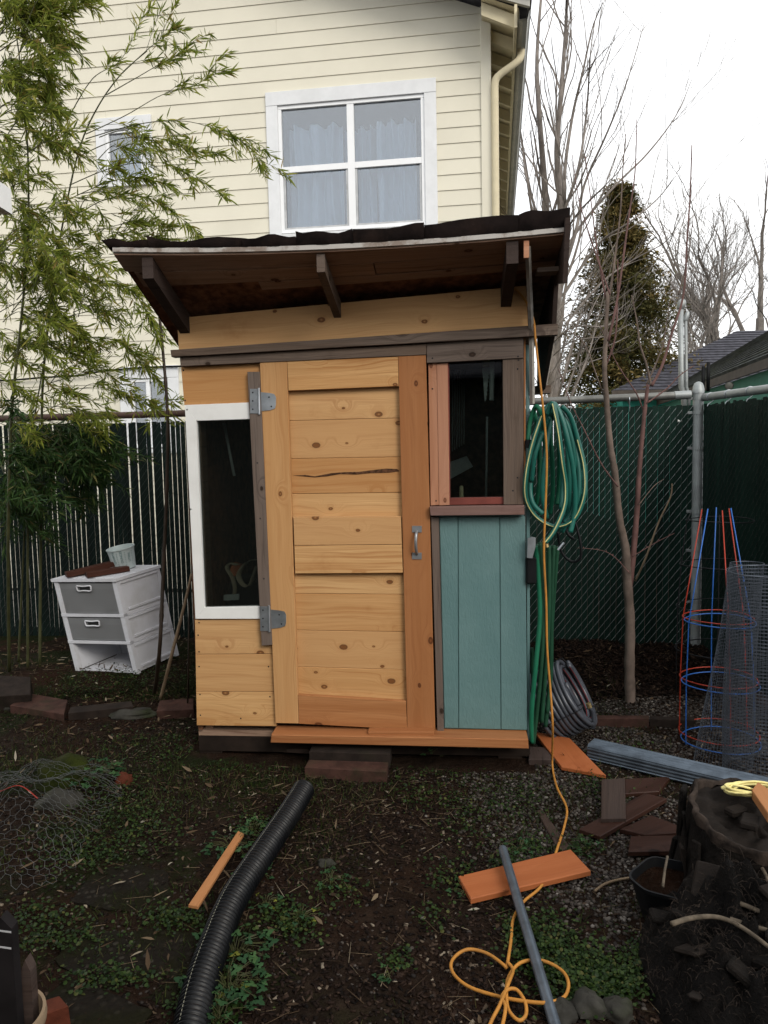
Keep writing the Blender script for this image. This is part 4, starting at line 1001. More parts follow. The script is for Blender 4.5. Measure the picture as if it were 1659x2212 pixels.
def stems_tree(name, stems, label, seed, Y, mat='twig', twigs=1.0, trunk=None, rmin=.004, twl=(.5, 1.4), lean=0.6, cat='tree', group=None, dn=1, rs=1.0):
    """main stems drawn as lines at depth Y, side twigs grown from them"""
    rr = random.Random(seed); root = thing(name, trunk or YP(*stems[0][0][0], Y), label, cat, group)
    tk, tw = MB(), MB()
    for pts, r0, r1, nt in stems:
        r0, r1 = r0 * rs, r1 * rs
        w = [YP(x, y, Y + rr.uniform(-.5, .5)) for x, y in pts]; p = smooth_path(w, 5); m = len(p)
        tk.tube(p, [r0 + (r1 - r0) * i / (m - 1) for i in range(m)], 6, cap=False)
        for _ in range(int(nt * twigs)):
            i = rr.randint(int(m * .12), m - 2); t = (p[i + 1] - p[i]).normalized(); rr0 = (r0 + (r1 - r0) * i / m)
            d = (t * rr.uniform(.6, 1.2) + V((rr.uniform(-1, 1), rr.uniform(-1, 1), rr.uniform(-.2, .7))) * lean).normalized()
            grow(tw, p[i], d, max(rmin, rr0 * .45), rr.uniform(*twl), dn, rr, .4, .5, 4, (2, 4), .7, .10, rmin)
    tk.build('trunk', mat, root, smooth=True); o = tw.build('crown', mat, root); return root
Yt = 13.0
stems_tree('bare_tree', [
    ([(1196, 900), (1190, 700), (1184, 560), (1178, 420), (1165, 250), (1160, 120), (1172, -40)], .16, .03, 34),
    ([(1200, 860), (1205, 640), (1212, 470), (1203, 330), (1212, 200), (1222, 60), (1226, -60)], .14, .03, 34),
    ([(1198, 700), (1226, 520), (1218, 400), (1235, 260), (1260, 150), (1280, 60), (1302, 6)], .08, .012, 26),
    ([(1205, 620), (1244, 500), (1262, 400), (1310, 290), (1350, 190), (1392, 50)], .06, .008, 26),
    ([(1210, 560), (1260, 480), (1330, 400), (1400, 330), (1460, 250), (1495, 170)], .055, .007, 22),
    ([(1215, 640), (1290, 530), (1360, 480), (1420, 430), (1460, 380)], .05, .007, 20),
    ([(1190, 640), (1160, 520), (1140, 400), (1125, 300)], .06, .012, 20),
    ([(1190, 560), (1150, 430), (1132, 330), (1120, 250)], .05, .01, 16),
    ([(1210, 480), (1250, 360), (1268, 230), (1276, 110), (1290, 20)], .05, .008, 20),
    ([(1222, 700), (1300, 610), (1370, 560), (1440, 520), (1474, 460)], .04, .006, 14)], 'tall leafless tree with fanning branches behind the right end of the yellow house', 31, Yt, 'twig', .50, rmin=.0035, rs=.55)
stems_tree('bare_shrub', [([(1170 + k * 9, 900), (1190 + k * 12 + (k % 3) * 8, 780), (1225 + k * 13, 700 - (k * 37) % 60), (1270 + k * 11, 640 - (k * 53) % 90)], .03, .006, 16) for k in range(6)] +
    [([(1165, 850 - k * 25), (1230, 800 - k * 30), (1310, 770 - k * 22), (1360, 750 - k * 25)], .022, .005, 14) for k in range(6)], 'tangled leafless tan shrub behind the fence right of the shed', 32, 9.0, 'twig', .5, rmin=.0018, rs=.5, twl=(.2, .5), lean=.9, cat='shrub')
def tree(name, base_, h, r, label, seed, depth=5, mat='twig', spread=.5, kids=(2, 4), rmin=.006, group='bare trees beyond the bungalow', d0=V((0, 0, 1))):
    rr = random.Random(seed); root = thing(name, base_, label, 'tree', group); tk = MB(); cw = MB(); base_ = V(base_)
    p = [base_, base_ + d0 * h * .15, base_ + d0 * h * .30]; tk.tube(p, [r, r * .85, r * .75], 8).build('trunk', 'bark', root, smooth=True)
    for k in range(3):
        a = rr.uniform(0, 6.28); d = (d0 + V((math.cos(a), math.sin(a), 0)) * rr.uniform(.25, .6)).normalized()
        grow(cw, p[2] - d0 * .05, d, r * .6, h * .24, depth, rr, spread, .3, 6, kids, .75, .12, rmin)
    cw.build('crown', mat, root); return root
for x, y, Y, h, r, sd_, lab in ((1452, 760, 24, 7.6, .15, 41, 'leafless tree with thin forked trunk left of the bungalow ridge'), (1588, 730, 26, 9.6, .26, 42, 'leafless tree with thick tan trunk rising behind the bungalow ridge'), (1655, 725, 25, 10.5, .28, 43, 'leafless tree at the right edge behind the bungalow roof'), (1500, 745, 30, 9.0, .15, 44, 'faint leafless tree between the two nearer bare trees')):
    b = YP(x, y, Y); tree('bare_tree', V((b.x, b.y, 0)), h, r, lab, sd_, 5, 'twig', .5, (2, 4), .006, d0=V((rng.uniform(-.08, .08), 0, 1)).normalized())
# conifer
MT['conifer'] = leafmat('conifer', [(0, (.026, .034, .012)), (.45, (.075, .072, .024)), (.8, (.165, .120, .042)), (1, (.22, .145, .058))], .7, .2)
def conifer(x, ytop, ybot, Y, wpx, label):
    top, bot = YP(x, ytop, Y), YP(x + 8, ybot, Y); root = thing('conifer_tree', V((bot.x, Y, 0)), label, 'tree'); rr = random.Random(77); R_ = np.random.default_rng(77)
    MB().tube([V((bot.x, Y, 0)), V((bot.x, Y, bot.z)), top], [.22, .2, .02], 8).build('trunk', 'bark', root, smooth=True)
    W_ = wpx / F * Y / 2; Hh = top.z - bot.z; P, S, Rn = [], [], []
    for lv in range(30):
        t = .02 + .98 * (lv + rr.uniform(-.3, .3)) / 29
        for b in range(8):
            a = rr.uniform(0, 6.283); Lb = W_ * (max(0, t) ** .92 * rr.uniform(.70, 1.18) + .02); tone = rr.random()
            for q in range(8):
                s_ = .12 + .88 * (q + rr.random()) / 8; rad = Lb * s_
                c = V((top.x + (bot.x - top.x) * t + math.cos(a) * rad, Y + math.sin(a) * rad, top.z - Hh * t + .10 * s_ - .30 * s_ * s_ * Lb))
                sp = (.05 + .10 * t) + .05 * s_
                for _ in range(26):
                    P.append(c + V((rr.gauss(0, sp), rr.gauss(0, sp), rr.gauss(0, sp * .55)))); S.append(rr.uniform(.06, .15)); Rn.append(min(1, max(0, .5 * tone + .25 * s_ + .3 * rr.random() - .05)))
    n = len(P); d = R_.normal(size=(n, 3)) * [1, 1, .6] + [0, 0, -.15]
    scatter('crown', [(0, 0, 0), (.5, .18, .05), (1, 0, -.05), (.5, -.18, .05)], [(0, 1, 2, 3)], np.array(P), frames_along(d), np.array(S), 'conifer', root, np.array(Rn))
conifer(1338, 402, 870, 17.0, 350, 'dark bronze-green conifer standing between the bare tree and the bungalow')

# young fruit tree in the right bed
yt = thing('young_tree', H(1360, 1515), 'young bare fruit tree with forked trunk in front of the right fence', 'tree')
Yf = H(1360, 1515).y
def yb(name, pts, r0, r1, mat, parent, dy=0.0, nn=6):
    p = smooth_path([V((q.x, q.y + dy, q.z)) for q in [YP(x, y, Yf) for x, y in pts]], nn); m = len(p)
    rad = [(r0 + (r1 - r0) * i / (m - 1)) * (1 + .06 * math.sin(i * 2.1)) for i in range(m)]
    return MB().tube(p, rad, 9).build(name, mat, parent, smooth=True)
tk = yb('trunk', [(1362, 1530), (1360, 1440), (1361, 1340), (1354, 1240), (1352, 1188), (1338, 1120), (1328, 1020), (1318, 960), (1310, 860), (1306, 800), (1309, 720), (1313, 630)], .034, .010, 'bark', yt)
yb('limb', [(1358, 1290), (1368, 1220), (1378, 1110), (1384, 1010), (1394, 900), (1402, 830)], .021, .010, 'bark_red', yt, .02)
for k, (pts, r0, r1) in enumerate((([(1402, 835), (1392, 790), (1378, 745), (1372, 700), (1360, 640)], .008, .003), ([(1402, 835), (1425, 790), (1446, 720), (1470, 640), (1478, 520), (1484, 430), (1488, 320)], .009, .003), ([(1313, 640), (1300, 570), (1292, 520), (1280, 420), (1268, 330)], .006, .002), ([(1311, 680), (1328, 560), (1340, 460), (1346, 360), (1352, 290)], .007, .002),
        ([(1309, 740), (1330, 640), (1352, 480), (1366, 380), (1370, 265)], .008, .002), ([(1306, 800), (1330, 730), (1335, 640), (1336, 560)], .006, .003), ([(1460, 640), (1480, 560), (1492, 470)], .004, .002), ([(1313, 640), (1285, 560), (1262, 490), (1245, 430), (1232, 340)], .005, .002),
        ([(1326, 1050), (1290, 1000), (1255, 930), (1225, 870), (1200, 800)], .005, .002), ([(1309, 860), (1290, 810), (1268, 750), (1240, 720), (1190, 700)], .005, .002), ([(1396, 890), (1380, 850), (1350, 805), (1330, 770), (1300, 700)], .005, .002), ([(1399, 870), (1440, 840), (1470, 810), (1500, 790)], .005, .002), ([(1402, 830), (1428, 770), (1440, 730), (1452, 650)], .006, .002),
        ([(1352, 1235), (1320, 1200), (1290, 1185), (1240, 1180)], .003, .0015), ([(1360, 1200), (1410, 1170), (1450, 1150)], .003, .0015), ([(1378, 1090), (1410, 1050), (1432, 1035)], .003, .0015))):
    o = yb('branch', pts, r0, r1, 'bark_red' if k % 3 else 'bark', yt, rng.uniform(-.08, .05))
bud = MB()
for ob in [c for c in yt.children if c.name.startswith('branch')]:
    me = ob.data; vs = [WM[ob] @ v.co for v in me.vertices]
    for i in range(9, len(vs) - 9, 27):
        p = vs[i]; d = (vs[i] - sum((vs[(i // 9) * 9 + j] for j in range(9)), V()) / 9).normalized()
        bud.lathe([(.0028, -.002), (.0032, .003), (0, .011)], M4.Translation(p) @ (d + V((0, 0, .6))).to_track_quat('Z', 'Y').to_matrix().to_4x4(), 5)
o = bud.build('buds', 'bark_red', yt); o['kind'] = 'stuff'

# ------------------------------------------------------------------ yard things
def gslab(name, tops, ztops, t, mat, label=None, cat=None, parent=None, group=None, along=None, ch=.003):
    """flat piece lying about: top face seen at pixels FL, FR, BR, BL, heights of those corners above the ground"""
    if not hasattr(ztops, '__len__'): ztops = [ztops] * 4
    q = [H(x, y, z) for (x, y), z in zip(tops, ztops)]
    o = board(name, q, t, mat, parent, along, ch, into=V((0, 0, -1)))
    return tag(o, label, cat, group) if label else o
MT['brick_brown'] = plain('brick_brown', (.050, .024, .018), .85, var=.35, sc=14, bump=.003, dirt=(.020, .022, .010), dsc=5, damt=.6)
MT['brick_dark'] = plain('brick_dark', (.020, .014, .011), .9, var=.3, sc=14, bump=.003, dirt=(.014, .018, .006), dsc=4, damt=.7)
MT['brick_red'] = plain('brick_red', (.085, .022, .011), .85, var=.3, sc=14, bump=.003)
MT['stone'] = plain('stone', (.035, .033, .028), .85, var=.35, sc=10, bump=.006, dirt=(.025, .035, .010), dsc=4, damt=.6)
MT['moss'] = plain('moss', (.016, .022, .002), .95, var=.5, sc=12, bump=.012, dirt=(.020, .014, .006), dsc=3, damt=.7)
gslab('step_brick', [(668, 1623), (842, 1629), (846, 1608), (676, 1603)], .085, .07, 'brick_dark', 'mossy dark brick, the upper step under the shed threshold', 'brick')
gslab('step_brick', [(658, 1657), (835, 1667), (839, 1646), (667, 1641)], .055, .07, 'brick_brown', 'reddish brown brick, the lower step before the shed door', 'brick')
gslab('loose_board', [(430, 1607), (702, 1622), (716, 1609), (440, 1590)], .035, .02, 'dark_wood', 'dark flat board on the ground under the left shed corner', 'board')
gslab('loose_board', [(1142, 1640), (1205, 1641), (1200, 1615), (1142, 1612)], .03, .03, 'dark_wood', 'dark mossy board on the ground at the right shed corner', 'board')
gslab('edging_brick', [(22, 1523), (138, 1543), (146, 1512), (62, 1497)], .05, .07, 'brick_brown', 'wide brown edging brick nearest the left edge', 'brick')
gslab('edging_brick', [(147, 1541), (288, 1526), (284, 1514), (152, 1527)], .045, .07, 'brick_dark', 'long dark edging brick in front of the drawer unit', 'brick')
gslab('edging_brick', [(338, 1536), (418, 1532), (418, 1508), (345, 1513)], .055, .07, 'brick_brown', 'brown edging brick touching the left shed corner', 'brick')
gslab('edging_brick', [(-20, 1505), (66, 1500), (66, 1462), (-20, 1458)], .10, .14, 'brick_dark', 'black block lying at the left edge beside the bed', 'block')
gslab('edging_brick', [(1282, 1552), (1402, 1552), (1402, 1545), (1284, 1545)], .05, .07, 'brick_brown', 'reddish edging brick between the hose coil and the tree', 'brick')
gslab('edging_brick', [(1404, 1553), (1500, 1556), (1500, 1549), (1404, 1546)], .045, .07, 'brick_dark', 'dark edging brick behind the tomato cages', 'brick')
def rock(name, px, sx, sy, sz, mat, label, seed, cat='rock', sink=.3):
    c = H(*px); rr = random.Random(seed); mb = MB(); rows = []
    for i in range(13):
        th = math.pi * i / 12; row = []
        for j in range(21):
            ph = 2 * math.pi * (j % 20) / 20; d = V((math.sin(th) * math.cos(ph), math.sin(th) * math.sin(ph), math.cos(th)))
            k = 1 + .38 * mnoise.noise(d * 1.7 + V((seed, 0, 0))) + .14 * mnoise.noise(d * 4 + V((0, seed, 0)))
            row.append(c + V((d.x * sx * k, d.y * sy * k, max(-.4, d.z) * sz * k + sz * (1 - sink) * .3)))
        rows.append(row)
    return tag(mb.grid(rows).build(name, mat, smooth=True, auto=55), label, cat)
rock('mossy_rock', (135, 1690), .155, .12, .10, 'moss', 'large low rock covered in olive moss beside the chicken wire', 3)
rock('rock', (132, 1738), .10, .07, .05, 'stone', 'grey-brown stone in front of the mossy rock', 5)
rock('rock', (268, 1690), .045, .04, .04, 'brick_red', 'small rusty red lump beside the leafy weed', 9)
rock('flat_rock', (288, 1545), .15, .07, .03, 'stone', 'flat grey stone lying below the drawer unit edging', 12)
rock('rock', (1215, 2198), .042, .04, .035, 'stone', 'leftmost grey rock at the bottom beside the metal pipe', 15)
rock('rock', (1272, 2182), .050, .045, .042, 'stone', 'largest middle rock at the bottom edge', 16)
rock('rock', (1335, 2192), .045, .04, .036, 'stone', 'rightmost pitted rock at the bottom edge', 17)
rock('rock', (20, 1530), .07, .05, .05, 'stone', 'pale stone at the left edge below the brick edging', 19)
rock('rock', (705, 1868), .035, .025, .018, 'stone', 'small stone beside the middle of the black drain pipe', 20)
# sunken aggregate slabs
def aggm():
    t = NT('aggregate'); p = t.obj(); v = t.vor(p, 42); c = t.vor(p, 42, out='Color'); g = t.sep(c)[0]
    base = t.ramp(g, [(0, (.007, .0055, .004)), (.6, (.014, .0115, .0085)), (1, (.038, .033, .027))])
    cc = t.mix(t.step(v, .30, .48), base, (.010, .008, .006)); cc = t.mix(t.step(t.noise(p, 5, 5), .42, .60, 0, .9), cc, (.009, .0085, .0035))
    t.col(cc); t.bump(t.math('MULTIPLY', v, -1.0), .9, .008); return t.set(Roughness=.8, Specular_IOR_Level=.06)
MT['aggregate'] = aggm()
def slab(pts, label, seed, z=.006):
    rr = random.Random(seed); P = []
    for i in range(len(pts)):
        a, b = pts[i], pts[(i + 1) % len(pts)]
        for k in range(5):
            t = k / 5; P.append(H(a[0] + (b[0] - a[0]) * t + rr.gauss(0, 2.5), a[1] + (b[1] - a[1]) * t + rr.gauss(0, 2.0), z))
    zz = sum(p.z for p in P) / len(P); P = [V((p.x, p.y, zz)) for p in P]
    return tag(MB().poly(P, V((0, 0, 1)), .05).build('paving_slab', 'aggregate'), label, 'slab')
slab([(372, 1932), (335, 1962), (232, 1966), (150, 1945), (205, 1886), (292, 1868), (362, 1884)], 'upper sunken concrete slab in the dirt left of the drain pipe', 1)
slab([(415, 2072), (372, 2172), (250, 2140), (128, 2085), (132, 2040), (232, 2015), (345, 2008), (432, 2018)], 'middle pebbled concrete slab left of the drain pipe', 2)
slab([(300, 2225), (150, 2250), (95, 2160), (150, 2110), (255, 2150), (330, 2185)], 'lowest mossy concrete slab near the bottom left brick', 3)

# white plastic drawer unit
B0, B1 = H(164, 1452, -.01), H(290, 1456, -.01)
T0 = YP(114, 1249, B0.y - .035)
ex = (B1 - B0).normalized(); ez = (T0 - B0); hh = ez.length; ez = (ez - ex * ez.dot(ex) * .15).normalized(); ey = ez.cross(ex).normalized(); ez0 = (T0 - B0).normalized()
w, dp_ = (B1 - B0).length * 1.06, .40
du = thing('drawer_unit', B0, 'tilting white plastic drawer unit with two grey drawers and an open bottom', 'drawers')
ey = V((ey.x + .28, ey.y, ey.z - .0)).normalized()
def dl(x, y, z): return B0 + ex * x + ey * y + ez0 * z
def dbox(name, x0, x1, y0, y1, z0, z1, mat, parent=du):
    return MB().hexa([dl(x0, y0, z0), dl(x1, y0, z0), dl(x1, y1, z0), dl(x0, y1, z0)], [dl(x0, y0, z1), dl(x1, y0, z1), dl(x1, y1, z1), dl(x0, y1, z1)]).build(name, mat, parent)
zl = [0, hh * .315, hh * .60, hh * .965]; pw = .032
for k in range(3):
    a, b = zl[k], zl[k + 1] - .004; sh = -.010 * (2 - k) if k < 2 else 0
    for x0 in (0, w - pw):
        dbox('corner_post', x0, x0 + pw, 0, .03, a, b, 'white_plastic'); dbox('corner_post', x0, x0 + pw, dp_ - .03, dp_, a, b, 'white_plastic')
    for x0, x1 in ((.004, .010), (w - .010, w - .004)): dbox('side_panel', x0, x1, .03, dp_ - .03, a + .01, b, 'white_plastic')
    for x0, x1 in ((-.004, .006), (w - .006, w + .004)):
        dbox('side_rib', x0, x1, .03, dp_ - .02, b - .02, b - .002, 'white_plastic'); dbox('side_rib', x0, x1, .05, dp_ - .05, a + .035, a + .05, 'white_plastic')
    dbox('bottom_rail', 0, w, -.004, dp_, a - .001 * k, a + .018, 'white_plastic') if k else dbox('bottom_rail', pw, w - pw, .02, dp_, .0, .012, 'white_plastic')
    dbox('back_panel', pw, w - pw, dp_ - .012, dp_ - .006, a, b, 'white_plastic')
dbox('top', -.008, w + .008, -.012, dp_ + .008, zl[3], zl[3] + .02, 'white_plastic'); dbox('top_lip', .02, w - .02, .02, dp_ - .02, zl[3] + .02, zl[3] + .024, 'white_plastic')
MT['hole'] = plain('hole', (.03, .03, .03), .8)
HOLE = MB().lathe([(.0022, 0), (0, .0002)], M4.Identity(4), 6).mesh('hole_dot'); HOLE.materials.append(MT['hole'])
for k, (a, b) in enumerate(((zl[1] + .024, zl[2] - .012), (zl[2] + .022, zl[3] - .012))):
    d_ = dbox('drawer', pw + .004, w - pw - .004, .004, dp_ - .05, a, b, 'drawer_grey')
    zc = b - .035; xc = w * .48; hw, hd = .052, .018
    pth = smooth_path([dl(xc + hw * q, -.008, zc + hd * r_) for q, r_ in ((-1, 1), (0, .8), (1, 1), (1.05, 0), (.9, -1), (0, -.9), (-.9, -1), (-1.05, 0), (-1, 1))], 4)
    MB().tube(pth, .0052, 8).build('handle', 'white_plastic', d_, smooth=True)
    MB().add([dl(xc - hw * .85, .0032, zc - hd * .8), dl(xc + hw * .85, .0032, zc - hd * .8), dl(xc + hw * .85, .0032, zc + hd * .8), dl(xc - hw * .85, .0032, zc + hd * .8)], [(0, 1, 2, 3)]).build('handle_slot', 'hole', d_)
    hm = MB(); nx, nz = 26, max(3, int((b - a - .05) / .0125))
    for i in range(nx):
        for j in range(nz):
            x, z_ = pw + .02 + i * (w - 2 * pw - .04) / (nx - 1), a + .018 + j * .0125
            if abs(x - xc) < hw * 1.2 and abs(z_ - zc) < hd * 1.6: continue
            s_ = .0027; hm.add([dl(x - s_, .0034, z_), dl(x, .0034, z_ - s_), dl(x + s_, .0034, z_), dl(x, .0034, z_ + s_)], [(0, 1, 2, 3)])
    o = hm.build('perforation', 'hole', d_); o['kind'] = 'stuff'
zt2 = zl[3] + .026
MT['offcut'] = wood('offcut', (.075, .028, .018), (.015, .006, .005), (.045, .016, .010), .1, rough=.6, wear=.4)
def tblock(x0, y0, x1, y1, wd, z0, z1, t, label):
    a, b = dl(x0, y0, zt2 + z0), dl(x1, y1, zt2 + z1); d = (b - a).normalized(); s_ = ez0.cross(d).normalized() * wd / 2
    o = board('wood_offcut', [a - s_, b - s_, b + s_, a + s_], t, 'brick_red' if 0 else 'offcut', None, 'h', .002, into=V((0, 0, -1))); return tag(o, label, 'wood block')
tblock(.09, .02, .27, .27, .095, .034, .060, .034, 'left brown wood offcut on top of the drawer unit')
tblock(.25, .02, .40, .22, .10, .032, .032, .032, 'right brown wood offcut on top of the drawer unit')
MT['tub'] = plain('tub', (.50, .58, .58), .4, var=.04, dirt=(.3, .33, .32), damt=.4)
tb = thing('measuring_tub', dl(.30, .30, zt2), 'pale translucent measuring tub with printed scale on the drawer unit', 'tub')
Mt = M4.Translation(dl(.30, .30, zt2)) @ ez0.to_track_quat('Z', 'Y').to_matrix().to_4x4() @ M4.Rotation(.06, 4, 'Y') @ M4.Scale(1.12, 4)
MB().lathe([(0, .002), (.066, .002), (.068, .0), (.082, .125), (.088, .128), (.088, .135), (.081, .135), (.079, .128), (.066, .006), (0, .006)], Mt, 32).build('tub_wall', 'tub', tb, smooth=True, auto=45)
MT['ink'] = plain('ink', (.03, .12, .13), .5)
def wraptext(txt, ang, z0, size, parent, rad=lambda z: .0682 + .0138 * z / .125):
    cu = bpy.data.curves.new('txt', 'FONT'); cu.body = txt; cu.size = size; cu.align_x = 'LEFT'
    to = bpy.data.objects.new('txt', cu); COL.objects.link(to); dg = bpy.context.evaluated_depsgraph_get()
    me = bpy.data.meshes.new_from_object(to.evaluated_get(dg)); bpy.data.objects.remove(to)
    for v in me.vertices:
        z_ = z0 + v.co.x; r_ = rad(z_) + .0012; a = ang - v.co.y / r_; v.co = V((r_ * math.cos(a), r_ * math.sin(a), z_))
    me.materials.append(MT['ink']); o = bpy.data.objects.new('lettering', me); place(o, parent, Mt.copy())
aim = math.atan2(*( (Mt.inverted().to_3x3() @ (EYE - dl(.30, .30, zt2))).yx ))
for k, tx in enumerate(('QUARTS', 'OUNCES', 'LITERS')): wraptext(tx, aim + (k - 1) * .62, .045, .020, tb)
tk_ = MB()
for k in range(3):
    for j in range(9):
        a0 = aim + (k - 1) * .62 + .16; z_ = .02 + j * .011; r_ = .0682 + .0138 * z_ / .125 + .0012
        tk_.add([Mt @ V((r_ * math.cos(a), r_ * math.sin(a), z_ + dz)) for a, dz in ((a0, 0), (a0 + .09, 0), (a0 + .09, .0022), (a0, .0022))], [(0, 1, 2, 3)])
o = tk_.build('scale_marks', 'ink', tb); o['kind'] = 'stuff'

# ------------------------------------------------------------------ hoses
MT['hose_teal'] = plain('hose_teal', (.012, .105, .082), .38, var=.15, sc=6); MT['hose_green'] = plain('hose_green', (.012, .115, .062), .45, var=.15, sc=6, dirt=(.02, .09, .05), damt=.5)
MT['hose_dark'] = plain('hose_dark', (.014, .055, .030), .5, var=.2, sc=6); MT['hose_stripe'] = plain('hose_stripe', (.52, .50, .22), .5)
MT['hose_grey'] = plain('hose_grey', (.055, .060, .072), .28, var=.15, sc=5); MT['hose_red'] = plain('hose_red', (.16, .02, .02), .5)
def hose(name, strands, r, mat, parent, Y=3.74):
    """strands: pixel polylines hanging about a metre plane Y with small depth changes"""
    for i, (pts, dy) in enumerate(strands):
        w_ = [YP(x, y, Y + dy + .02 * math.sin(k * 1.3 + i)) for k, (x, y) in enumerate(pts)]
        MB().tube(smooth_path(w_, 7), r, 10).build(name, mat, parent, smooth=True)
hk = V((0, 0, 0))
c1 = thing('garden_hose', YP(1195, 1000, 3.8), 'blue-green garden hose with yellow stripe hanging in loops on the shed corner', 'hose')
loops = [([(1204, 884), (1192, 872), (1172, 895), (1150, 960), (1136, 1030), (1137, 1080), (1160, 1118), (1200, 1138), (1240, 1122), (1262, 1070), (1262, 1010), (1248, 950), (1232, 900), (1214, 878)], .0),
         ([(1186, 892), (1196, 872), (1212, 900), (1228, 960), (1240, 1030), (1242, 1100), (1232, 1150)], -.04),
         ([(1182, 895), (1194, 872), (1206, 930), (1215, 1000), (1222, 1050), (1219, 1095), (1198, 1145), (1178, 1172)], -.06),
         ([(1210, 880), (1228, 925), (1240, 985), (1243, 1060), (1232, 1110), (1220, 1130)], .03),
         ([(1206, 882), (1222, 915), (1232, 950), (1238, 1010)], .05), ([(1200, 880), (1180, 900), (1158, 965), (1146, 1040), (1150, 1085), (1172, 1110)], .03), ([(1198, 878), (1208, 940), (1216, 1030), (1212, 1100)], .02), ([(1214, 880), (1236, 940), (1250, 1010), (1250, 1075), (1236, 1118)], .02), ([(1196, 880), (1186, 930), (1176, 1000), (1172, 1070), (1182, 1120)], .04), ([(1212, 884), (1224, 950), (1230, 1040), (1226, 1110), (1214, 1150)], .05), ([(1172, 935), (1155, 985), (1148, 1040)], .03), ([(1186, 900), (1166, 945), (1152, 1000)], .05)]
hose('loop', loops, .0122, 'hose_teal', c1)
for pts, dy in (([(x - 1, y) for x, y in loops[0][0][2:12]], -.014), ([(x - 1, y) for x, y in loops[2][0][1:]], -.074)):
    w_ = [YP(x, y, 3.74 + dy + .02 * math.sin((k + (2 if dy > -.05 else 1)) * 1.3 + (0 if dy > -.05 else 2))) for k, (x, y) in enumerate(pts)]
    MB().tube(smooth_path(w_, 7), .0028, 6).build('stripe', 'hose_stripe', c1, smooth=True)
c2 = thing('garden_hose', YP(1150, 950, 3.85), 'bright green hose looped behind the striped hose, its end hanging by the window', 'hose')
hose('loop', [([(1141, 952), (1144, 915), (1152, 888), (1160, 878), (1170, 895), (1176, 925)], -.02), ([(1152, 885), (1160, 920), (1166, 985), (1164, 1050), (1158, 1090)], .06), ([(1168, 900), (1178, 970), (1180, 1040), (1176, 1085)], .08), ([(1185, 905), (1192, 980), (1194, 1060), (1188, 1110)], .10), ([(1150, 960), (1147, 1020), (1149, 1060)], .08), ([(1204, 900), (1208, 970), (1207, 1050), (1202, 1090)], .10)], .0115, 'hose_green', c2, 3.78)
MB().tube([YP(1141, 950, 3.75), YP(1140, 968, 3.75)], .0145, 10).build('coupler', 'black_plastic', c2, smooth=True, auto=40)
c3 = thing('garden_hose', YP(1170, 1580, 3.8), 'dark green hose hanging in long strands beside the blue-green panel', 'hose')
hose('strand', [([(1159, 1176), (1163, 1230), (1168, 1330), (1160, 1420), (1150, 1520), (1150, 1600)], 0), ([(1166, 1172), (1172, 1250), (1174, 1350), (1168, 1450), (1157, 1560), (1152, 1605)], .03), ([(1174, 1178), (1180, 1260), (1180, 1360), (1172, 1470), (1160, 1560)], .05), ([(1186, 1178), (1186, 1270), (1183, 1380), (1176, 1480), (1170, 1560)], .02), ([(1196, 1178), (1192, 1270), (1190, 1380), (1187, 1480), (1178, 1570)], .06), ([(1204, 1182), (1198, 1260), (1192, 1350), (1190, 1450), (1182, 1540)], .08), ([(1148, 1400), (1152, 1480), (1149, 1560), (1146, 1602)], .05)], .0115, 'hose_dark', c3, 3.80)
hose('strand', [([(1157, 1180), (1162, 1240), (1166, 1330), (1158, 1430), (1148, 1540), (1149, 1604)], 0)], .0118, 'hose_green', c3, 3.77)
MB().tube([YP(1177, 1168, 3.74), YP(1180, 1182, 3.74)], .015, 10).build('brass_fitting', 'brass', c3, smooth=True, auto=40)
c4 = thing('black_hose', YP(1240, 1190, 3.9), 'thin black hose loop hanging below the striped hose', 'hose')
hose('loop', [([(1205, 1150), (1212, 1190), (1232, 1212), (1252, 1208), (1255, 1180), (1246, 1140), (1238, 1120)], .1), ([(1210, 1100), (1225, 1150), (1240, 1165)], .1)], .007, 'black_plastic', c4, 3.82)
bk = thing('hose_bracket', YP(1144, 1185, 3.74), 'shiny metal hose hook fixed to the right shed wall', 'hook')
MB().poly([YP(x, y, 3.72) for x, y in ((1139, 1205), (1150, 1206), (1157, 1180), (1157, 1162), (1150, 1160), (1140, 1164))], V((0, -1, 0)), .02).build('plate', 'galv', bk)
MB().tube([YP(1205, 1188, 3.74), YP(1218, 1172, 3.74)], .006, 6).build('arm', 'galv', bk)
o = MB().box(YP(1147, 1232, 3.76), .05, .04, .13, ch=.006).build('outlet_box', 'black_plastic'); tag(o, 'small black box on the right shed wall below the hose hook', 'box')
# coiled grey hose on the ground
cc = H(1213, 1592); cc.z += .205; ax = V((.80, -.28, .50)).normalized(); e1 = ax.orthogonal().normalized(); e2 = ax.cross(e1)
gc = thing('coiled_hose', H(1222, 1600), 'coil of shiny grey-black hose leaning beside the shed', 'hose')
for layer, (R0, n0) in enumerate(((.182, 8), (.157, 7))):
    pts = []
    for i in range(n0 * 36 + 1):
        t = i / 36.; a = 2 * math.pi * t; rr_ = R0 + .004 * math.sin(a * 3 + layer) + .003 * math.sin(t * 2); pts.append(cc + ax * ((t / n0 - .5) * .215 + .004 * math.sin(a * 2 + t)) + (e1 * math.cos(a) + e2 * math.sin(a)) * rr_)
    MB().tube(pts, .0122, 8).build('coil', 'hose_grey', gc, smooth=True)
    if layer: MB().tube([p - (p - cc - ax * (p - cc).dot(ax)).normalized() * .0122 for p in pts[-80:]], .002, 5).build('stripe', 'hose_red', gc)
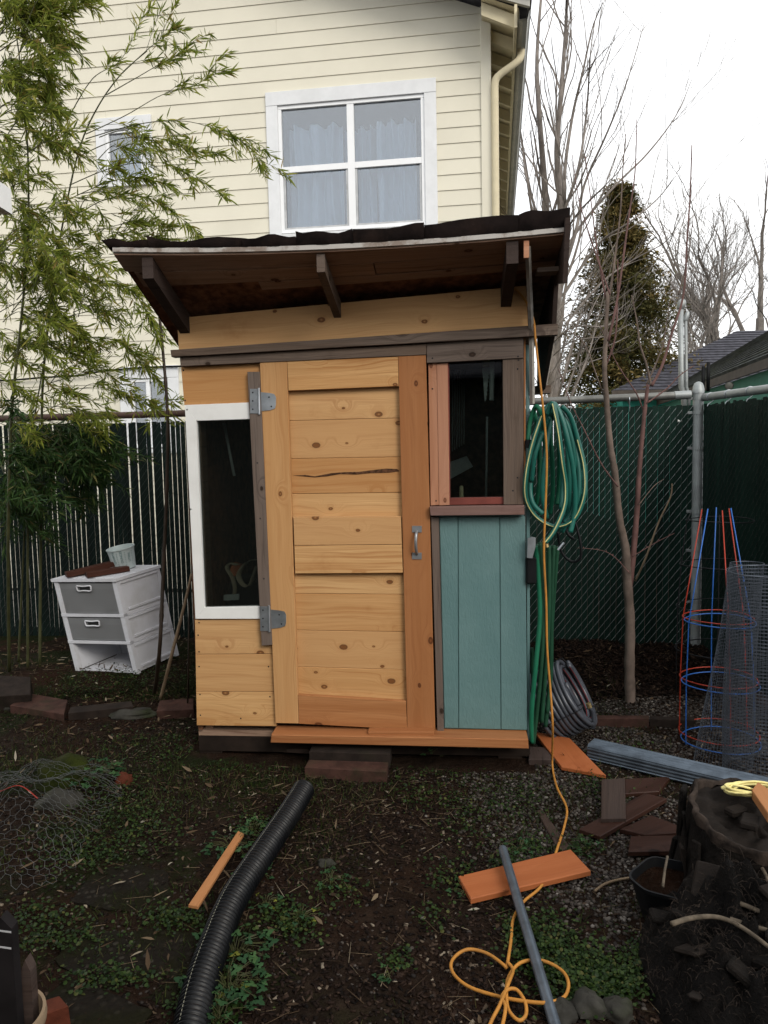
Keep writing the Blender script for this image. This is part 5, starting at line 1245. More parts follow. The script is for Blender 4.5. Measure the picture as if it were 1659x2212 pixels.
for a in (.6, 2.4, 4.4):
    d = e1 * math.cos(a) + e2 * math.sin(a); MB().tube([cc + ax * x + d * r_ for x, r_ in ((-.13, .17), (-.12, .199), (0, .204), (.12, .199), (.128, .17), (.12, .148), (0, .141), (-.12, .148), (-.13, .17))], .003, 5).build('tie', 'iron', gc)
en = [cc + ax * .10 + e2 * .17, YP(1277, 1570, cc.y - .1), YP(1281, 1540, cc.y - .12), YP(1274, 1528, cc.y - .13)]
MB().tube(smooth_path(en, 5), .012, 8).build('hose_end', 'hose_grey', gc, smooth=True); MB().tube([en[-1], en[-1] + V((-.008, 0, .022))], .014, 10).build('fitting', 'brass', gc, smooth=True, auto=40)

# ------------------------------------------------------------------ extension cord
cp_ = [SHED.px(1090, 611, .02), SHED.px(1112, 624, .03), SHED.px(1134, 648, .04), SHED.px(1152, 690, .07), SHED.px(1157, 735, .09), SHED.px(1164, 800, .10), SHED.px(1174, 890, .12), SHED.px(1181, 980, .13), SHED.px(1179, 1080, .14), SHED.px(1175, 1190, .16), SHED.px(1180, 1300, .17), SHED.px(1182, 1400, .19), SHED.px(1189, 1490, .21), SHED.px(1194, 1570, .24)]
cg = [H(x, y, .024) for x, y in ((1193, 1650), (1203, 1700), (1224, 1745), (1219, 1785), (1204, 1832), (1188, 1880), (1166, 1918), (1131, 1948), (1109, 1985), (1104, 2030), (1098, 2070), (1094, 2092))]
lp = [H(x, y, z_ + .016) for x, y, z_ in ((1090, 2086, .012), (1053, 2060, .01), (1010, 2051, .01), (979, 2071, .01), (977, 2099, .01), (1010, 2130, .01), (1071, 2151, .012), (1128, 2162, .02), (1180, 2166, .02), (1218, 2154, .012), (1228, 2125, .012), (1213, 2096, .012), (1170, 2075, .014), (1126, 2079, .016), (1101, 2106, .018), (1094, 2140, .025), (1098, 2180, .02), (1120, 2204, .012), (1136, 2192, .012), (1134, 2164, .02), (1116, 2138, .03), (1096, 2138, .034), (1084, 2155, .03), (1092, 2175, .03), (1085, 2215, .015), (1070, 2260, .01))]
cdp = smooth_path(cp_ + cg, 6) + smooth_path(lp, 6)
tag(MB().tube(cdp, .0052, 7).build('extension_cord', 'cord', smooth=True), 'orange-yellow extension cord hanging from the eave and looped on the ground', 'cord')
w_ = smooth_path([H(x, y, z_ + .016) for x, y, z_ in ((1040, 2260, .01), (1062, 2205, .012), (1080, 2170, .03), (1100, 2120, .034), (1108, 2095, .02), (1096, 2078, .02))], 6)
tag(MB().tube(w_, .0052, 7).build('extension_cord', 'cord', smooth=True), 'second end of the orange cord knotted through the loops at the bottom', 'cord')

# ------------------------------------------------------------------ planks, pipes
gslab('cedar_plank', [(1213, 1656), (1309, 1674), (1231, 1594), (1153, 1580)], (.03, .025, .055, .06), .018, 'cedar_red', 'wet orange cedar plank lying against the shed corner', 'plank', along='v')
gslab('cedar_plank', [(1017, 1941), (1276, 1880), (1233, 1834), (990, 1892)], (.028, .03, .03, .028), .02, 'cedar_red', 'orange cedar plank on the ground under the metal pipe', 'plank')
BG = 'old boards on the gravel'
gslab('old_board', [(1251, 1790), (1296, 1806), (1440, 1724), (1393, 1712)], .03, .018, 'brown_board', 'diagonal reddish brown board crossing under the squarish board', 'board', group=BG, along='v')
gslab('old_board', [(1298, 1768), (1352, 1767), (1350, 1680), (1299, 1683)], .05, .018, 'dark_wood', 'short dark squarish board lying on top of the brown boards', 'board', group=BG, along='v')
gslab('old_board', [(1350, 1714), (1424, 1709), (1449, 1677), (1350, 1682)], .024, .02, 'brown_board', 'mossy brown board nearest the aluminium downspout', 'board', group=BG)
gslab('old_board', [(1339, 1790), (1392, 1803), (1497, 1795), (1407, 1760)], .024, .018, 'brown_board', 'dark wet board between the diagonal board and the black pot', 'board', group=BG)
gslab('old_board', [(1357, 1839), (1478, 1837), (1487, 1803), (1362, 1806)], .035, .018, 'brown_board', 'brown board lying just above the black pot', 'board', group=BG)
gslab('old_board', [(1206, 1835), (1234, 1832), (1171, 1747), (1159, 1751)], .014, .015, 'dark_wood', 'narrow blackish board touching the orange plank on the gravel', 'board', group=BG, along='v')
gslab('wood_strip', [(407, 1953), (428, 1957), (527, 1800), (514, 1794)], .05, .012, 'cedar_deep', 'thin yellowish wood strip lying beside the black drain pipe', 'strip', along='v')
pp = [H(1086, 1834, .075), H(1150, 2030, .040), H(1213, 2262, .02)]
pa, pb = pp[0], pp[2]
MT['zinc_pipe'] = plain('zinc_pipe', (.13, .155, .185), .45, .7, var=.2, sc=18, dirt=(.06, .07, .085), dsc=8, damt=.7)
mp = thing('metal_pipe', H(1150, 2030), 'straight grey metal pipe lying across the orange plank', 'pipe')
d = (pb - pa).normalized(); u_ = d.orthogonal().normalized(); v_ = d.cross(u_)
ring = lambda p, r_: [p + (u_ * math.cos(a) + v_ * math.sin(a)) * r_ for a in [k * math.pi / 10 for k in range(21)]]
MB().grid([ring(pa + d * .02, .013), ring(pa, .0145), ring(pa + d * .001, .0165), ring(pb, .0165)]).build('pipe_wall', 'zinc_pipe', mp, smooth=True, auto=50)
# corrugated drain pipe
dc = [G(656, 1706, .052), G(622, 1762, .05), G(566, 1846, .05), G(503, 1945, .05), G(460, 2050, .05), G(430, 2140, .05), G(406, 2250, .05)]
path = smooth_path(dc, 60); L = [0]
for a, b in zip(path, path[1:]): L.append(L[-1] + (b - a).length)
fine = []; tot = L[-1]; n = int(tot / .0032); i = 0
for k in range(n + 1):
    s_ = tot * k / n
    while i < len(L) - 2 and L[i + 1] < s_: i += 1
    fine.append(path[i].lerp(path[i + 1], (s_ - L[i]) / max(1e-9, L[i + 1] - L[i])))
rad = [.0445 + .0058 * max(-1, min(1, 1.6 * math.sin(2 * math.pi * k * tot / n / .0185))) for k in range(n + 1)]
dpipe = thing('drain_pipe', H(540, 1940), 'black corrugated drain pipe lying diagonally across the dirt', 'pipe')
MB().tube(fine, rad, 26, cap=False).build('corrugated_wall', 'pipe_black', dpipe, smooth=True)
MB().tube(fine[:60], .039, 20, cap=False).build('bore', 'iron', dpipe, smooth=True)
st = MB(); up_ = V((-.45, -.2, .87)).normalized()
MT['dash'] = plain('dash', (.30, .29, .22), .7)
for k in range(4, n - 4, 5):
    t = (fine[k + 1] - fine[k]).normalized(); u_ = (up_ - t * up_.dot(t)).normalized(); s_ = t.cross(u_) * .0012; p = fine[k] + u_ * .0502
    st.add([p - s_ - t * .005, p + s_ - t * .005, p + s_ + t * .005, p - s_ + t * .005], [(0, 1, 2, 3)])
o = st.build('printed_line', 'dash', dpipe); o['kind'] = 'stuff'
# fluted aluminium downspout
a, b = H(1277, 1618, .042), H(1720, 1722, .05); d = (b - a).normalized(); s_ = V((d.y, -d.x, 0)).normalized(); u_ = s_.cross(d); u_ = u_ if u_.z > 0 else -u_
prof = []
hw, hh_ = .055, .040
for k in range(33):
    t = -1 + 2 * k / 32.; prof.append((t * (hw - .008), hh_ + .004 * math.cos(t * 7 * math.pi)))
prof += [(hw - .002, hh_ - .006), (hw, hh_ - .012)]
for k in range(15): t = 1 - 2 * k / 14.; prof.append((hw + .002 * math.cos(t * 3 * math.pi) - .002, t * (hh_ - .014)))
prof += [(hw - .008, -hh_), (-hw + .008, -hh_), (-hw, -hh_ + .01)]
for k in range(15): t = -1 + 2 * k / 14.; prof.append((-hw - .002 * math.cos(t * 3 * math.pi) + .002, t * (hh_ - .014)))
prof += [(-hw, hh_ - .01)]; prof.append(prof[0])
MT['alu'] = plain('alu', (.11, .135, .165), .45, .75, var=.2, sc=16, dirt=(.055, .065, .08), dsc=10, damt=.7)
rows = [[a + d * x + s_ * (-p * k2) + u_ * (q * k2) for p, q in prof] for x, k2 in ((.035, .93), (.0, .93), (.0, 1), ((b - a).length, 1))]
tag(MB().grid(rows).build('downspout', 'alu', smooth=True, auto=50), 'long fluted aluminium downspout lying on the ground at right', 'downspout')

# ------------------------------------------------------------------ tomato cages and rolled wire mesh
MT['cage_red'] = plain('cage_red', (.36, .035, .015), .4, var=.1); MT['cage_blue'] = plain('cage_blue', (.025, .12, .42), .4, var=.1)
def cage(label, base_, rings, legs, mat, r=.0032, tilt=(0, 0)):
    t = thing('tomato_cage', base_, label, 'cage', 'tomato cages by the right fence'); base_ = V(base_)
    for z_, R0 in rings:
        c = base_ + V((tilt[0] * z_, tilt[1] * z_, z_)); MB().tube([c + V((R0 * math.cos(a), R0 * math.sin(a), .004 * math.sin(a * 2))) for a in [k * math.pi / 20 for k in range(40)]], r, 6, close=True).build('ring', mat, t, smooth=True)
    zb, Rb = rings[0]; ztp = legs[0]
    for an in legs[1]:
        pts = []
        for z_, R0 in [(-.0, rings[0][1])] + list(rings) + [(ztp, legs[2])]:
            pts.append(base_ + V((tilt[0] * z_, tilt[1] * z_, z_)) + V((R0 * math.cos(an), R0 * math.sin(an), 0)) * .985)
        MB().tube(pts, r, 6).build('leg', mat, t, smooth=True)
    return t
cb0 = H(1553, 1592)
pxm = lambda Y: Y / F
s1 = pxm(cb0.y)
cage('red wire tomato cage standing upside down by the corner post', H(1552, 1592), [(.03, 83 * s1), (.33, 80 * s1), (.66, 73 * s1)], (1.24, (2.9, 4.6, .35), 32 * s1), 'cage_red', tilt=(-.02, 0))
cage('blue wire tomato cage nested with the red cage', H(1556, 1606), [(.02, 80 * s1), (.33, 78 * s1), (.66, 71 * s1)], (1.25, (3.25, 1.4, .1), 26 * s1), 'cage_blue', tilt=(-.02, 0))
b4 = H(1548, 1520); s4 = pxm(b4.y)
zr = lambda y: on(1550, y, b4, V((0, 1, 0))).z - b4.z
cage('black wire tomato cage with tall prong behind the red cage', b4, [(zr(1402), 88 * s4), (zr(1310), 86 * s4), (zr(1219), 80 * s4), (zr(1123), 69 * s4)], (zr(1107), (3.0, 4.3), 60 * s4), 'iron', .0036)
MT['mesh_zinc'] = plain('mesh_zinc', (.11, .125, .15), .5, .5)
MT['cage_dark'] = plain('cage_dark', (.05, .06, .052), .5)
def wire_roll(label, c, R0, Hh, lean, seed, wraps=1.0, step=.019, r=.00085, R1=None):
    t = thing('mesh_roll', c, label, 'wire roll', 'rolls of wire mesh by the right fence'); c = V(c); R1 = R1 or R0
    mb = MB(); nr = int(Hh / step); rr = random.Random(seed)
    def P(a, z_):
        k = z_ / Hh; R_ = (R0 + (R1 - R0) * k) * (1 - .05 * a / 6.28) + .006 * math.sin(a * 2 + z_ * 6 + seed); return c + V((R_ * math.cos(a) + lean[0] * z_, R_ * math.sin(a) + lean[1] * z_, z_))
    na = int(2 * math.pi * wraps * R0 / step)
    for i in range(nr + 1): mb.tube([P(a, i * Hh / nr) for a in [2 * math.pi * wraps * k / 40 for k in range(int(40) + 1)]], r, 3, cap=False)
    for k in range(na): mb.tube([P(2 * math.pi * wraps * k / na, Hh * j / 6) for j in range(7)], r, 3, cap=False)
    o = mb.build('wire_grid', 'mesh_zinc', t); o['kind'] = 'stuff'
    for z_ in (0, Hh): MB().tube([P(a, z_) for a in [2 * math.pi * wraps * k / 60 for k in range(61)]], r * 1.8, 5).build('selvage_wire', 'mesh_zinc', t)
    return t
cA = H(1652, 1668); wire_roll('standing roll of grey wire mesh at the right edge', cA, .19, .98, (.0, 0), 1, 1.75, .017)
cB = H(1562, 1652); wire_roll('leaning roll of wire mesh between the cages and the standing roll', cB, .135, 1.0, (.125, .05), 2, 1.0, .017, R1=.075)

# ------------------------------------------------------------------ stump, pot and heap at lower right
MT['stump_wood'] = wood('stump_wood', (.016, .012, .0095), (.003, .0025, .002), (.008, .006, .0045), .2, .85, wear=.8, bumpd=.006)
MT['rot_bark'] = plain('rot_bark', (.0065, .005, .004), .95, var=.5, sc=9, bump=.02); MT['rim_bark'] = plain('rim_bark', (.026, .019, .015), .95, var=.7, sc=20, bump=.006)
tp = G(1632, 1768, .34); sr = .200
stm = thing('tree_stump', V((tp.x + .02, tp.y, 0)), 'rotten dark tree stump with pale bark rim in the lower right corner', 'stump')
nax = V((.10, -.20, 1)).normalized(); sx_ = nax.orthogonal().normalized(); sy_ = nax.cross(sx_)
def stp(a, r_, z_): 
    k = 1 + .12 * mnoise.noise(V((math.cos(a) * 1.4, math.sin(a) * 1.4, z_ * 2))) + .03 * mnoise.noise(V((math.cos(a) * 14, math.sin(a) * 14, z_ * 3))) + .08 * mnoise.noise(V((math.cos(a) * 5, math.sin(a) * 5, z_ * 4)))
    return tp + (sx_ * math.cos(a) + sy_ * math.sin(a)) * (r_ * k) + nax * z_
A_ = [2 * math.pi * k / 64 for k in range(65)]
rim = lambda a: .012 + .018 * mnoise.noise(V((math.cos(a) * 3, math.sin(a) * 3, 5)))
MB().grid([[stp(a, sr * (1.0 + .10 * q * q), -.36 * q + .0) for a in A_] for q in (0, .15, .35, .6, .8, 1.0)]).build('bark', 'rot_bark', stm, smooth=True)
MB().grid([[stp(a, sr * q, rim(a) * q2) for a in A_] for q, q2 in ((1.005, -1.5), (1.01, 0), (.99, 1.0), (.93, .8), (.90, -1.2))]).build('bark_rim', 'rim_bark', stm, smooth=True)
MB().grid([[stp(a, sr * q, -.012 + .030 * mnoise.noise(V((math.cos(a) * q * 5, math.sin(a) * q * 5, 2))) - .045 * max(0, mnoise.noise(V((math.cos(a) * 6, math.sin(a) * 6, q * 1.5))) - .25) - .02 * (1 - q)) for a in A_] for q in (.92, .86, .8, .72, .65, .57, .5, .42, .35, .27, .2, .13, .08, .001)]).build('cut_face', 'stump_wood', stm, smooth=True)
for k in range(34):                                        # loose bark plates
    an = k * .61 + rng.uniform(-.1, .1); zz_ = -.05 - .27 * ((k * .37) % 1); o_ = stp(an, sr * (1.06 + .08 * -zz_), zz_); out_ = (o_ - tp); out_.z = 0; out_.normalize()
    Rm = (out_ + V((rng.gauss(0, .15), rng.gauss(0, .15), rng.gauss(.1, .15)))).to_track_quat('Y', 'Z').to_matrix()
    MB().box(o_, rng.uniform(.025, .06), rng.uniform(.008, .02), rng.uniform(.07, .17), Rm, .004).build('bark_plate', 'rot_bark' if k % 4 else 'stump_wood', stm)
for k, (x, y, sc_, rz) in enumerate(((1590, 1752, 1, .4), (1620, 1775, 1.2, 1.0))):
    c = G(x, y, .36); mb = MB().box(c, .07 * sc_, .045 * sc_, .025, M4.Rotation(rz, 3, 'Z'), .006); mb.build('splinter', 'stump_wood', stm)
rc = thing('rope_coil', G(1612, 1712, .38), 'yellow rope coil lying on the stump', 'rope')
pts = []
for k in range(9 * 18):
    a = 2 * math.pi * k / 18; q = k / (9 * 18); R0 = .052 + .018 * math.sin(k * .37); pts.append(G(1612, 1712, .385) + V((R0 * 1.5 * math.cos(a) + .01 * math.sin(k * .21), R0 * .8 * math.sin(a), .004 + .02 * q + .006 * math.sin(k * .5))))
MB().tube(pts, .0042, 6).build('strand', 'rope_yellow', rc, smooth=True)
MB().tube(smooth_path([G(1590, 1712, .39), G(1583, 1700, .42), G(1600, 1698, .43), G(1628, 1706, .40)], 5), .0042, 6).build('strand', 'rope_yellow', rc, smooth=True)
q = [G(1659, 1757, .42), G(1624, 1706, .42), G(1637, 1688, .42), G(1700, 1732, .42)]
tag(board('cedar_block', q, .03, 'cedar_deep', None, None, .003, into=V((0, 0, -1))), 'orange-brown cedar block end resting on the rope coil', 'wood block')
pt = thing('plant_pot', H(1440, 1990), 'crushed black plastic plant pot tipped against the stump', 'pot')
pc = H(1442, 1985); pax = (G(1452, 1848, .25) - pc).normalized(); Mp = M4.Translation(pc) @ pax.to_track_quat('Z', 'Y').to_matrix().to_4x4()
hp2 = (G(1452, 1848, .25) - pc).length * .66
rows = []
for r_, z_ in ((.0, .0), (.075, .0), (.08, .02), (.092, hp2 * .5), (.100, hp2 * .9), (.106, hp2 * .92), (.106, hp2), (.100, hp2), (.094, hp2 * .8), (.088, hp2 * .55), (0, hp2 * .52)):
    rows.append([Mp @ V((r_ * (1 + .30 * math.sin(2 * a + 1) * z_ / hp2 + .09 * math.sin(3 * a) + .05 * math.sin(7 * a) * z_ / hp2) * math.cos(a), r_ * (1 - .10 * math.sin(2 * a) * z_ / hp2) * math.sin(a), z_)) for a in A_])
MB().grid(rows[:9]).build('pot_wall', 'black_plastic', pt, smooth=True, auto=50); MB().grid(rows[8:]).build('potting_soil', 'soil', pt, smooth=True)
MT['heap'] = (lambda t: (t.col(t.ramp(t.noise(t.obj(), 9, 6, .7), [(.3, (.0018, .0014, .0012)), (.55, (.005, .0038, .0032)), (.8, (.018, .014, .012))])), t.bump(t.noise(t.obj(), 22, 6, .75), 1.0, .04), t.set(Roughness=.9, Specular_IOR_Level=.15))[-1])(NT('heap'))
hc = G(1640, 2080, .12)
def heapz(x, y):
    d2 = math.hypot((x - hc.x) / .31, (y - hc.y) / .48); k = max(0., 1 - d2) ** .55
    return hgt(x, y) - .02 + k * .33 * (1 + .55 * mnoise.noise(V((x * 8, y * 8, 4))) + .30 * mnoise.noise(V((x * 21, y * 21, 9))) + .12 * mnoise.noise(V((x * 50, y * 50, 2))))
ob = MB().grid([[V((hc.x - .42 + i * .009, hc.y - .52 + j * .009, heapz(hc.x - .42 + i * .009, hc.y - .52 + j * .009))) for i in range(100)] for j in range(118)]).build('root_heap', 'heap', None, smooth=True)
hpo = tag(ob, 'dark heap of soil and root balls in the lower right corner', 'heap')
fb = MB(); r2 = random.Random(5)
for k in range(2200):
    x, y = hc.x + r2.gauss(-.12, .17), hc.y + r2.gauss(0, .2); z_ = heapz(x, y)
    if z_ < hgt(x, y) + .02: continue
    a, l = r2.uniform(0, 6.28), r2.uniform(.008, .032); d = V((math.cos(a), math.sin(a), r2.uniform(-.2, .9))) * l
    fb.tube([V((x, y, z_)), V((x, y, z_)) + d * .5 + V((0, 0, .006)), V((x, y, z_)) + d], [.0008, .0007, .0004], 3, cap=False)
for k in range(26):
    x, y = hc.x + r2.gauss(-.10, .13), hc.y + r2.gauss(.05, .2); z_ = heapz(x, y)
    if z_ < hgt(x, y) + .05: continue
    MB().box(V((x, y, z_ + .005)), r2.uniform(.06, .16), r2.uniform(.03, .08), r2.uniform(.012, .03), V((r2.gauss(0, 1), r2.gauss(0, 1), r2.gauss(0, .6))).to_track_quat('X', 'Z').to_matrix(), .006).build('bark_chunk', 'rot_bark' if k % 3 else 'stump_wood', hpo)
MT['rootlet'] = plain('rootlet', (.032, .024, .019), .9, var=.5); o = fb.build('rootlets', 'rootlet', hpo); o['kind'] = 'stuff'
MT['old_stick'] = plain('old_stick', (.10, .08, .058), .85, var=.4, sc=25, dirt=(.03, .024, .018), dsc=14, damt=.7)
for pts, r_, mat, lab in (([(1451, 1996), (1490, 1984), (1538, 1980), (1578, 1990), (1620, 2015), (1672, 2055)], .0075, 'old_stick', 'curved tan stick arching over the dark heap'), ([(1577, 1986), (1610, 1996), (1672, 2014)], .008, 'old_stick', 'grey stick above the curved tan stick'), ([(1594, 1950), (1625, 1962), (1672, 1982)], .008, 'old_stick', 'short pale grey stick below the stump'), ([(1564, 1831), (1590, 1832), (1625, 1842), (1672, 1862)], .008, 'old_stick', 'pale curved stick just under the stump rim'), ([(1640, 1866), (1652, 1885), (1662, 1910)], .006, 'old_stick', 'short pale stick at the right edge under the stump')):
    w_ = [G(x, y, .27 - .0 * k) for k, (x, y) in enumerate(pts)]; p = smooth_path(w_, 5)
    tag(MB().tube(p, [r_ * (1 - .25 * i / len(p)) for i in range(len(p))], 7).build('stick', mat, smooth=True), lab, 'stick')
w_ = [G(x, y, .30) for x, y in ((1432, 1915), (1436, 1880), (1442, 1850))]; tag(MB().tube(w_, .004, 6).build('stick', 'old_stick', smooth=True), 'short pale stick poking out of the black pot', 'stick')
w_ = smooth_path([H(x, y, .012) for x, y in ((1285, 1925), (1310, 1908), (1350, 1898), (1385, 1896), (1402, 1904))], 5); tag(MB().tube(w_, .005, 6).build('stick', 'tan_stick', smooth=True), 'bent bleached twig on the gravel left of the black pot', 'stick')

# ------------------------------------------------------------------ chicken wire mound at left, planter at lower left
MT['wire_dull'] = plain('wire_dull', (.10, .105, .105), .6, .3)
cw = MB(); sW = .021; r3 = random.Random(8); c0 = H(58, 1800)
def wz(x, y):
    u, v = (x - c0.x) / .42, (y - c0.y) / .62; k = max(0, 1 - u * u - v * v); return hgt(x, y) + .02 + .20 * k * (1 + .6 * mnoise.noise(V((x * 5, y * 5, 2)))) + .02 * mnoise.noise(V((x * 14, y * 14, 2)))
hexes = set()
for i in range(-20, 21):
    for j in range(-30, 31):
        cx = i * sW * 1.5; cy = j * sW * .866 * 2 + (i % 2) * sW * .866
        if (cx / .36) ** 2 + (cy / .60) ** 2 > 1 + .25 * mnoise.noise(V((cx * 4, cy * 4, 0))): continue
        vs = [(round((cx + sW * math.cos(math.pi / 3 * k)) / sW * 20), round((cy + sW * math.sin(math.pi / 3 * k)) / sW * 20)) for k in range(6)]
        for k in range(6): hexes.add(tuple(sorted((vs[k], vs[(k + 1) % 6]))))
def wpt(q):
    x, y = c0.x + q[0] * sW / 20, c0.y + q[1] * sW / 20; x += .02 * mnoise.noise(V((x * 8, y * 8, 5))); y += .02 * mnoise.noise(V((x * 8, y * 8, 7))); return V((x, y, wz(x, y)))
for a, b in sorted(hexes): cw.tube([wpt(a), wpt(b)], .0007, 3, cap=False)
tag(cw.build('chicken_wire', 'wire_dull'), 'crumpled sheet of chicken wire mounded at the left edge', 'wire mesh')
w_ = [wpt((x, y)) + V((0, 0, .01)) for x, y in ((-160, -60), (-60, -90), (40, -120), (120, -150))]
MT['red_string'] = plain('red_string', (.28, .04, .03), .7)
tag(MB().tube(smooth_path(w_, 6), .0022, 5).build('red_string', 'red_string'), 'red string lying over the chicken wire', 'string')
MT['terracotta'] = plain('terracotta', (.23, .165, .105), .8, var=.12, sc=12, dirt=(.12, .09, .06), damt=.4)
pl_ = G(-6, 2200, .30); R_ = (G(86, 2150, .30) - G(-6, 2150, .30)).length
bw = thing('planter_pot', V((pl_.x, pl_.y, 0)), 'tan clay planter with thick rim in the lower left corner', 'planter')
Mb = M4.Translation(V((pl_.x, pl_.y, 0)))
MB().lathe([(0, .0), (R_ * .66, .0), (R_ * .70, .02), (R_ * .96, .27), (R_ * 1.0, .275), (R_ * 1.02, .29), (R_ * 1.0, .305), (R_ * .93, .305), (R_ * .91, .285), (R_ * .88, .18), (0, .17)], Mb, 40).build('pot_wall', 'terracotta', bw, smooth=True, auto=50)
MT['stake'] = plain('stake', (.010, .0085, .009), .6, var=.3, sc=12); MT['stake_line'] = plain('stake_line', (.35, .35, .36), .6)
def stake(x0, x1, ytop, zb, D_, lab, mat='stake', stripes=()):
    a, b = YP(x0, ytop + 25, D_), YP(x1, ytop + 25, D_); m = (a + b) / 2; tpz = YP((x0 + x1) / 2, ytop, D_).z
    t = thing('pointed_stake', V((m.x, m.y, zb)), lab, 'stake')
    MB().poly([V((a.x, a.y, zb)), V((b.x, b.y, zb)), b, V((m.x, m.y, tpz)), a], V((0, -1, 0)), .03).build('post', mat, t)
    for y in stripes:
        p, q = YP(x0 + 1, y, D_ - .001), YP(x1 - 1, y + 6, D_ - .001); MB().hexa([p, q, q + V((0, .002, 0)), p + V((0, .002, 0))], [r_ + V((0, 0, .004)) for r_ in (p, q, q + V((0, .002, 0)), p + V((0, .002, 0)))]).build('stripe', 'stake_line', t)
DS = pl_.y - .02
stake(-20, 25, 1982, .18, DS, 'black pointed stake with two pale lines in the clay planter', stripes=(2010, 2045))
stake(44, 66, 2075, .18, DS + .06, 'short grey-brown pointed stake in the clay planter', 'dark_wood')
gslab('brick', [(82, 2196), (147, 2172), (128, 2150), (70, 2168)], .07, .075, 'brick_red', 'orange-red brick beside the clay planter', 'brick')

# ------------------------------------------------------------------ ground cover (real geometry, not countable)
gr = random.Random(99)
def in_shed(x, y):
    p = V((x, y, 0)) - SHED.o; u, v = p.dot(SHED.ex), p.dot(SHED.ey); return -.92 < u < .88 and -.13 < v < 1.5
def pts_world(n, x0, x1, y0, y1, dens):
    out = []; tries = 0
    while len(out) < n and tries < n * 40:
        tries += 1; x, y = gr.uniform(x0, x1), gr.uniform(y0, y1)
        if abs(x) > .53 * y + .12 or in_shed(x, y): continue
        if gr.random() < dens(x, y): out.append((x, y, hgt(x, y)))
    return np.array(out)
bare = lambda x, y: 1 - .8 * math.exp(-((x - .02 - .10 * (3 - y)) / .42) ** 2) * sst(1.7, 2.1, y) * (1 - sst(3.1, 3.5, y))
nz = lambda x, y, s, k=0: mnoise.noise(V((x * s, y * s, k)))
# pebble template: rounded cube
PB = []
for v in [(a, b, c) for a in (-1, 1) for b in (-1, 1) for c in (-1, 1)]: PB.append(tuple(q * .62 for q in v))
PB += [(1, 0, 0), (-1, 0, 0), (0, 1, 0), (0, -1, 0), (0, 0, 1), (0, 0, -1)]
PBF = []
for i, (ax, sg) in enumerate(((0, 1), (0, -1), (1, 1), (1, -1), (2, 1), (2, -1))):
    f = [k for k in range(8) if PB[k][ax] * sg > 0]; o1, o2 = [q for q in range(3) if q != ax]
    f.sort(key=lambda k: math.atan2(PB[k][o2], PB[k][o1]))
    for j in range(4):
        a, b = f[j], f[(j + 1) % 4]; n_ = (V(PB[a]) - V(PB[8 + i])).cross(V(PB[b]) - V(PB[8 + i]))
        PBF.append((8 + i, a, b) if n_[ax] * sg > 0 else (8 + i, b, a))
def stonemat(name, stops, rough=.65):
    t = NT(name); t.col(t.ramp(t.attr('rnd'), stops)); return t.set(Roughness=rough, Specular_IOR_Level=.08)
MT['pebble'] = stonemat('pebble', [(0, (.012, .010, .009)), (.4, (.030, .025, .022)), (.75, (.058, .049, .042)), (.93, (.09, .078, .068)), (1, (.16, .145, .13))])
def stuff(o, nm): return tag(o, None, kind='stuff')
P = pts_world(15000, .02, 2.2, 1.95, 5.0, lambda x, y: gravel_mask(x, y) * (1 if nz(x, y, 2.2, 3) > -.28 else .25) + .02)
n = len(P); S = nrg.uniform(.0038, .0085, n)[:, None] * np.stack([nrg.uniform(1, 1.6, n), np.ones(n), nrg.uniform(.5, .8, n)], 1)
P[:, 2] += nrg.uniform(0, .004, n)
stuff(scatter('gravel', PB, PBF, P, rotmats(nrg.uniform(0, 6.28, n), nrg.normal(0, .25, n), nrg.normal(0, .25, n)), S, 'pebble', None, None, True), 'gravel')
P = pts_world(2600, -2.6, 1.0, 1.95, 4.6, lambda x, y: .45 + .5 * nz(x, y, 2, 8)); n = len(P); S = nrg.uniform(.002, .0065, n)[:, None] * np.stack([nrg.uniform(1, 1.5, n), np.ones(n), nrg.uniform(.5, .8, n)], 1)
stuff(scatter('loose_pebbles', PB, PBF, P, rotmats(nrg.uniform(0, 6.28, n), nrg.normal(0, .25, n), nrg.normal(0, .25, n)), S, 'pebble', None, nrg.random(n) * .8, True), 'pebbles')
# bark chips and crumbs over the dirt
CH = [(a, b, c) for c in (-.5, .5) for a, b in ((-.5, -.5), (.5, -.5), (.5, .5), (-.5, .5))]; CHF = [(3, 2, 1, 0), (4, 5, 6, 7), (0, 1, 5, 4), (1, 2, 6, 5), (2, 3, 7, 6), (3, 0, 4, 7)]
MT['chip'] = stonemat('chip', [(0, (.004, .003, .0025)), (.5, (.012, .0068, .005)), (.85, (.026, .0155, .011)), (.97, (.06, .04, .027)), (1, (.24, .20, .15))], .75)
P = pts_world(17000, -2.4, 2.3, 1.9, 5.0, lambda x, y: (.35 + .65 * sst(-.9, -.1, x)) * (1 - .75 * gravel_mask(x, y)) * (.6 + .6 * nz(x, y, 1.7, 5))); n = len(P)
S = np.stack([nrg.uniform(.006, .030, n) * nrg.uniform(.5, 1, n), nrg.uniform(.003, .011, n), nrg.uniform(.0015, .005, n)], 1); P[:, 2] += .002
stuff(scatter('bark_chips', CH, CHF, P, rotmats(nrg.uniform(0, 6.28, n), nrg.normal(0, .3, n), nrg.normal(0, .3, n)), S, 'chip'), 'chips')
P = pts_world(6500, .95, 2.6, 4.7, 5.6, lambda x, y: 1); n = len(P); S = np.stack([nrg.uniform(.015, .06, n), nrg.uniform(.004, .014, n), nrg.uniform(.001, .004, n)], 1); P[:, 2] += nrg.uniform(0, .02, n)
stuff(scatter('bark_mulch', CH, CHF, P, rotmats(nrg.uniform(0, 6.28, n), nrg.normal(0, .45, n), nrg.normal(0, .4, n)), S, 'chip', None, nrg.random(n) * .93), 'mulch')
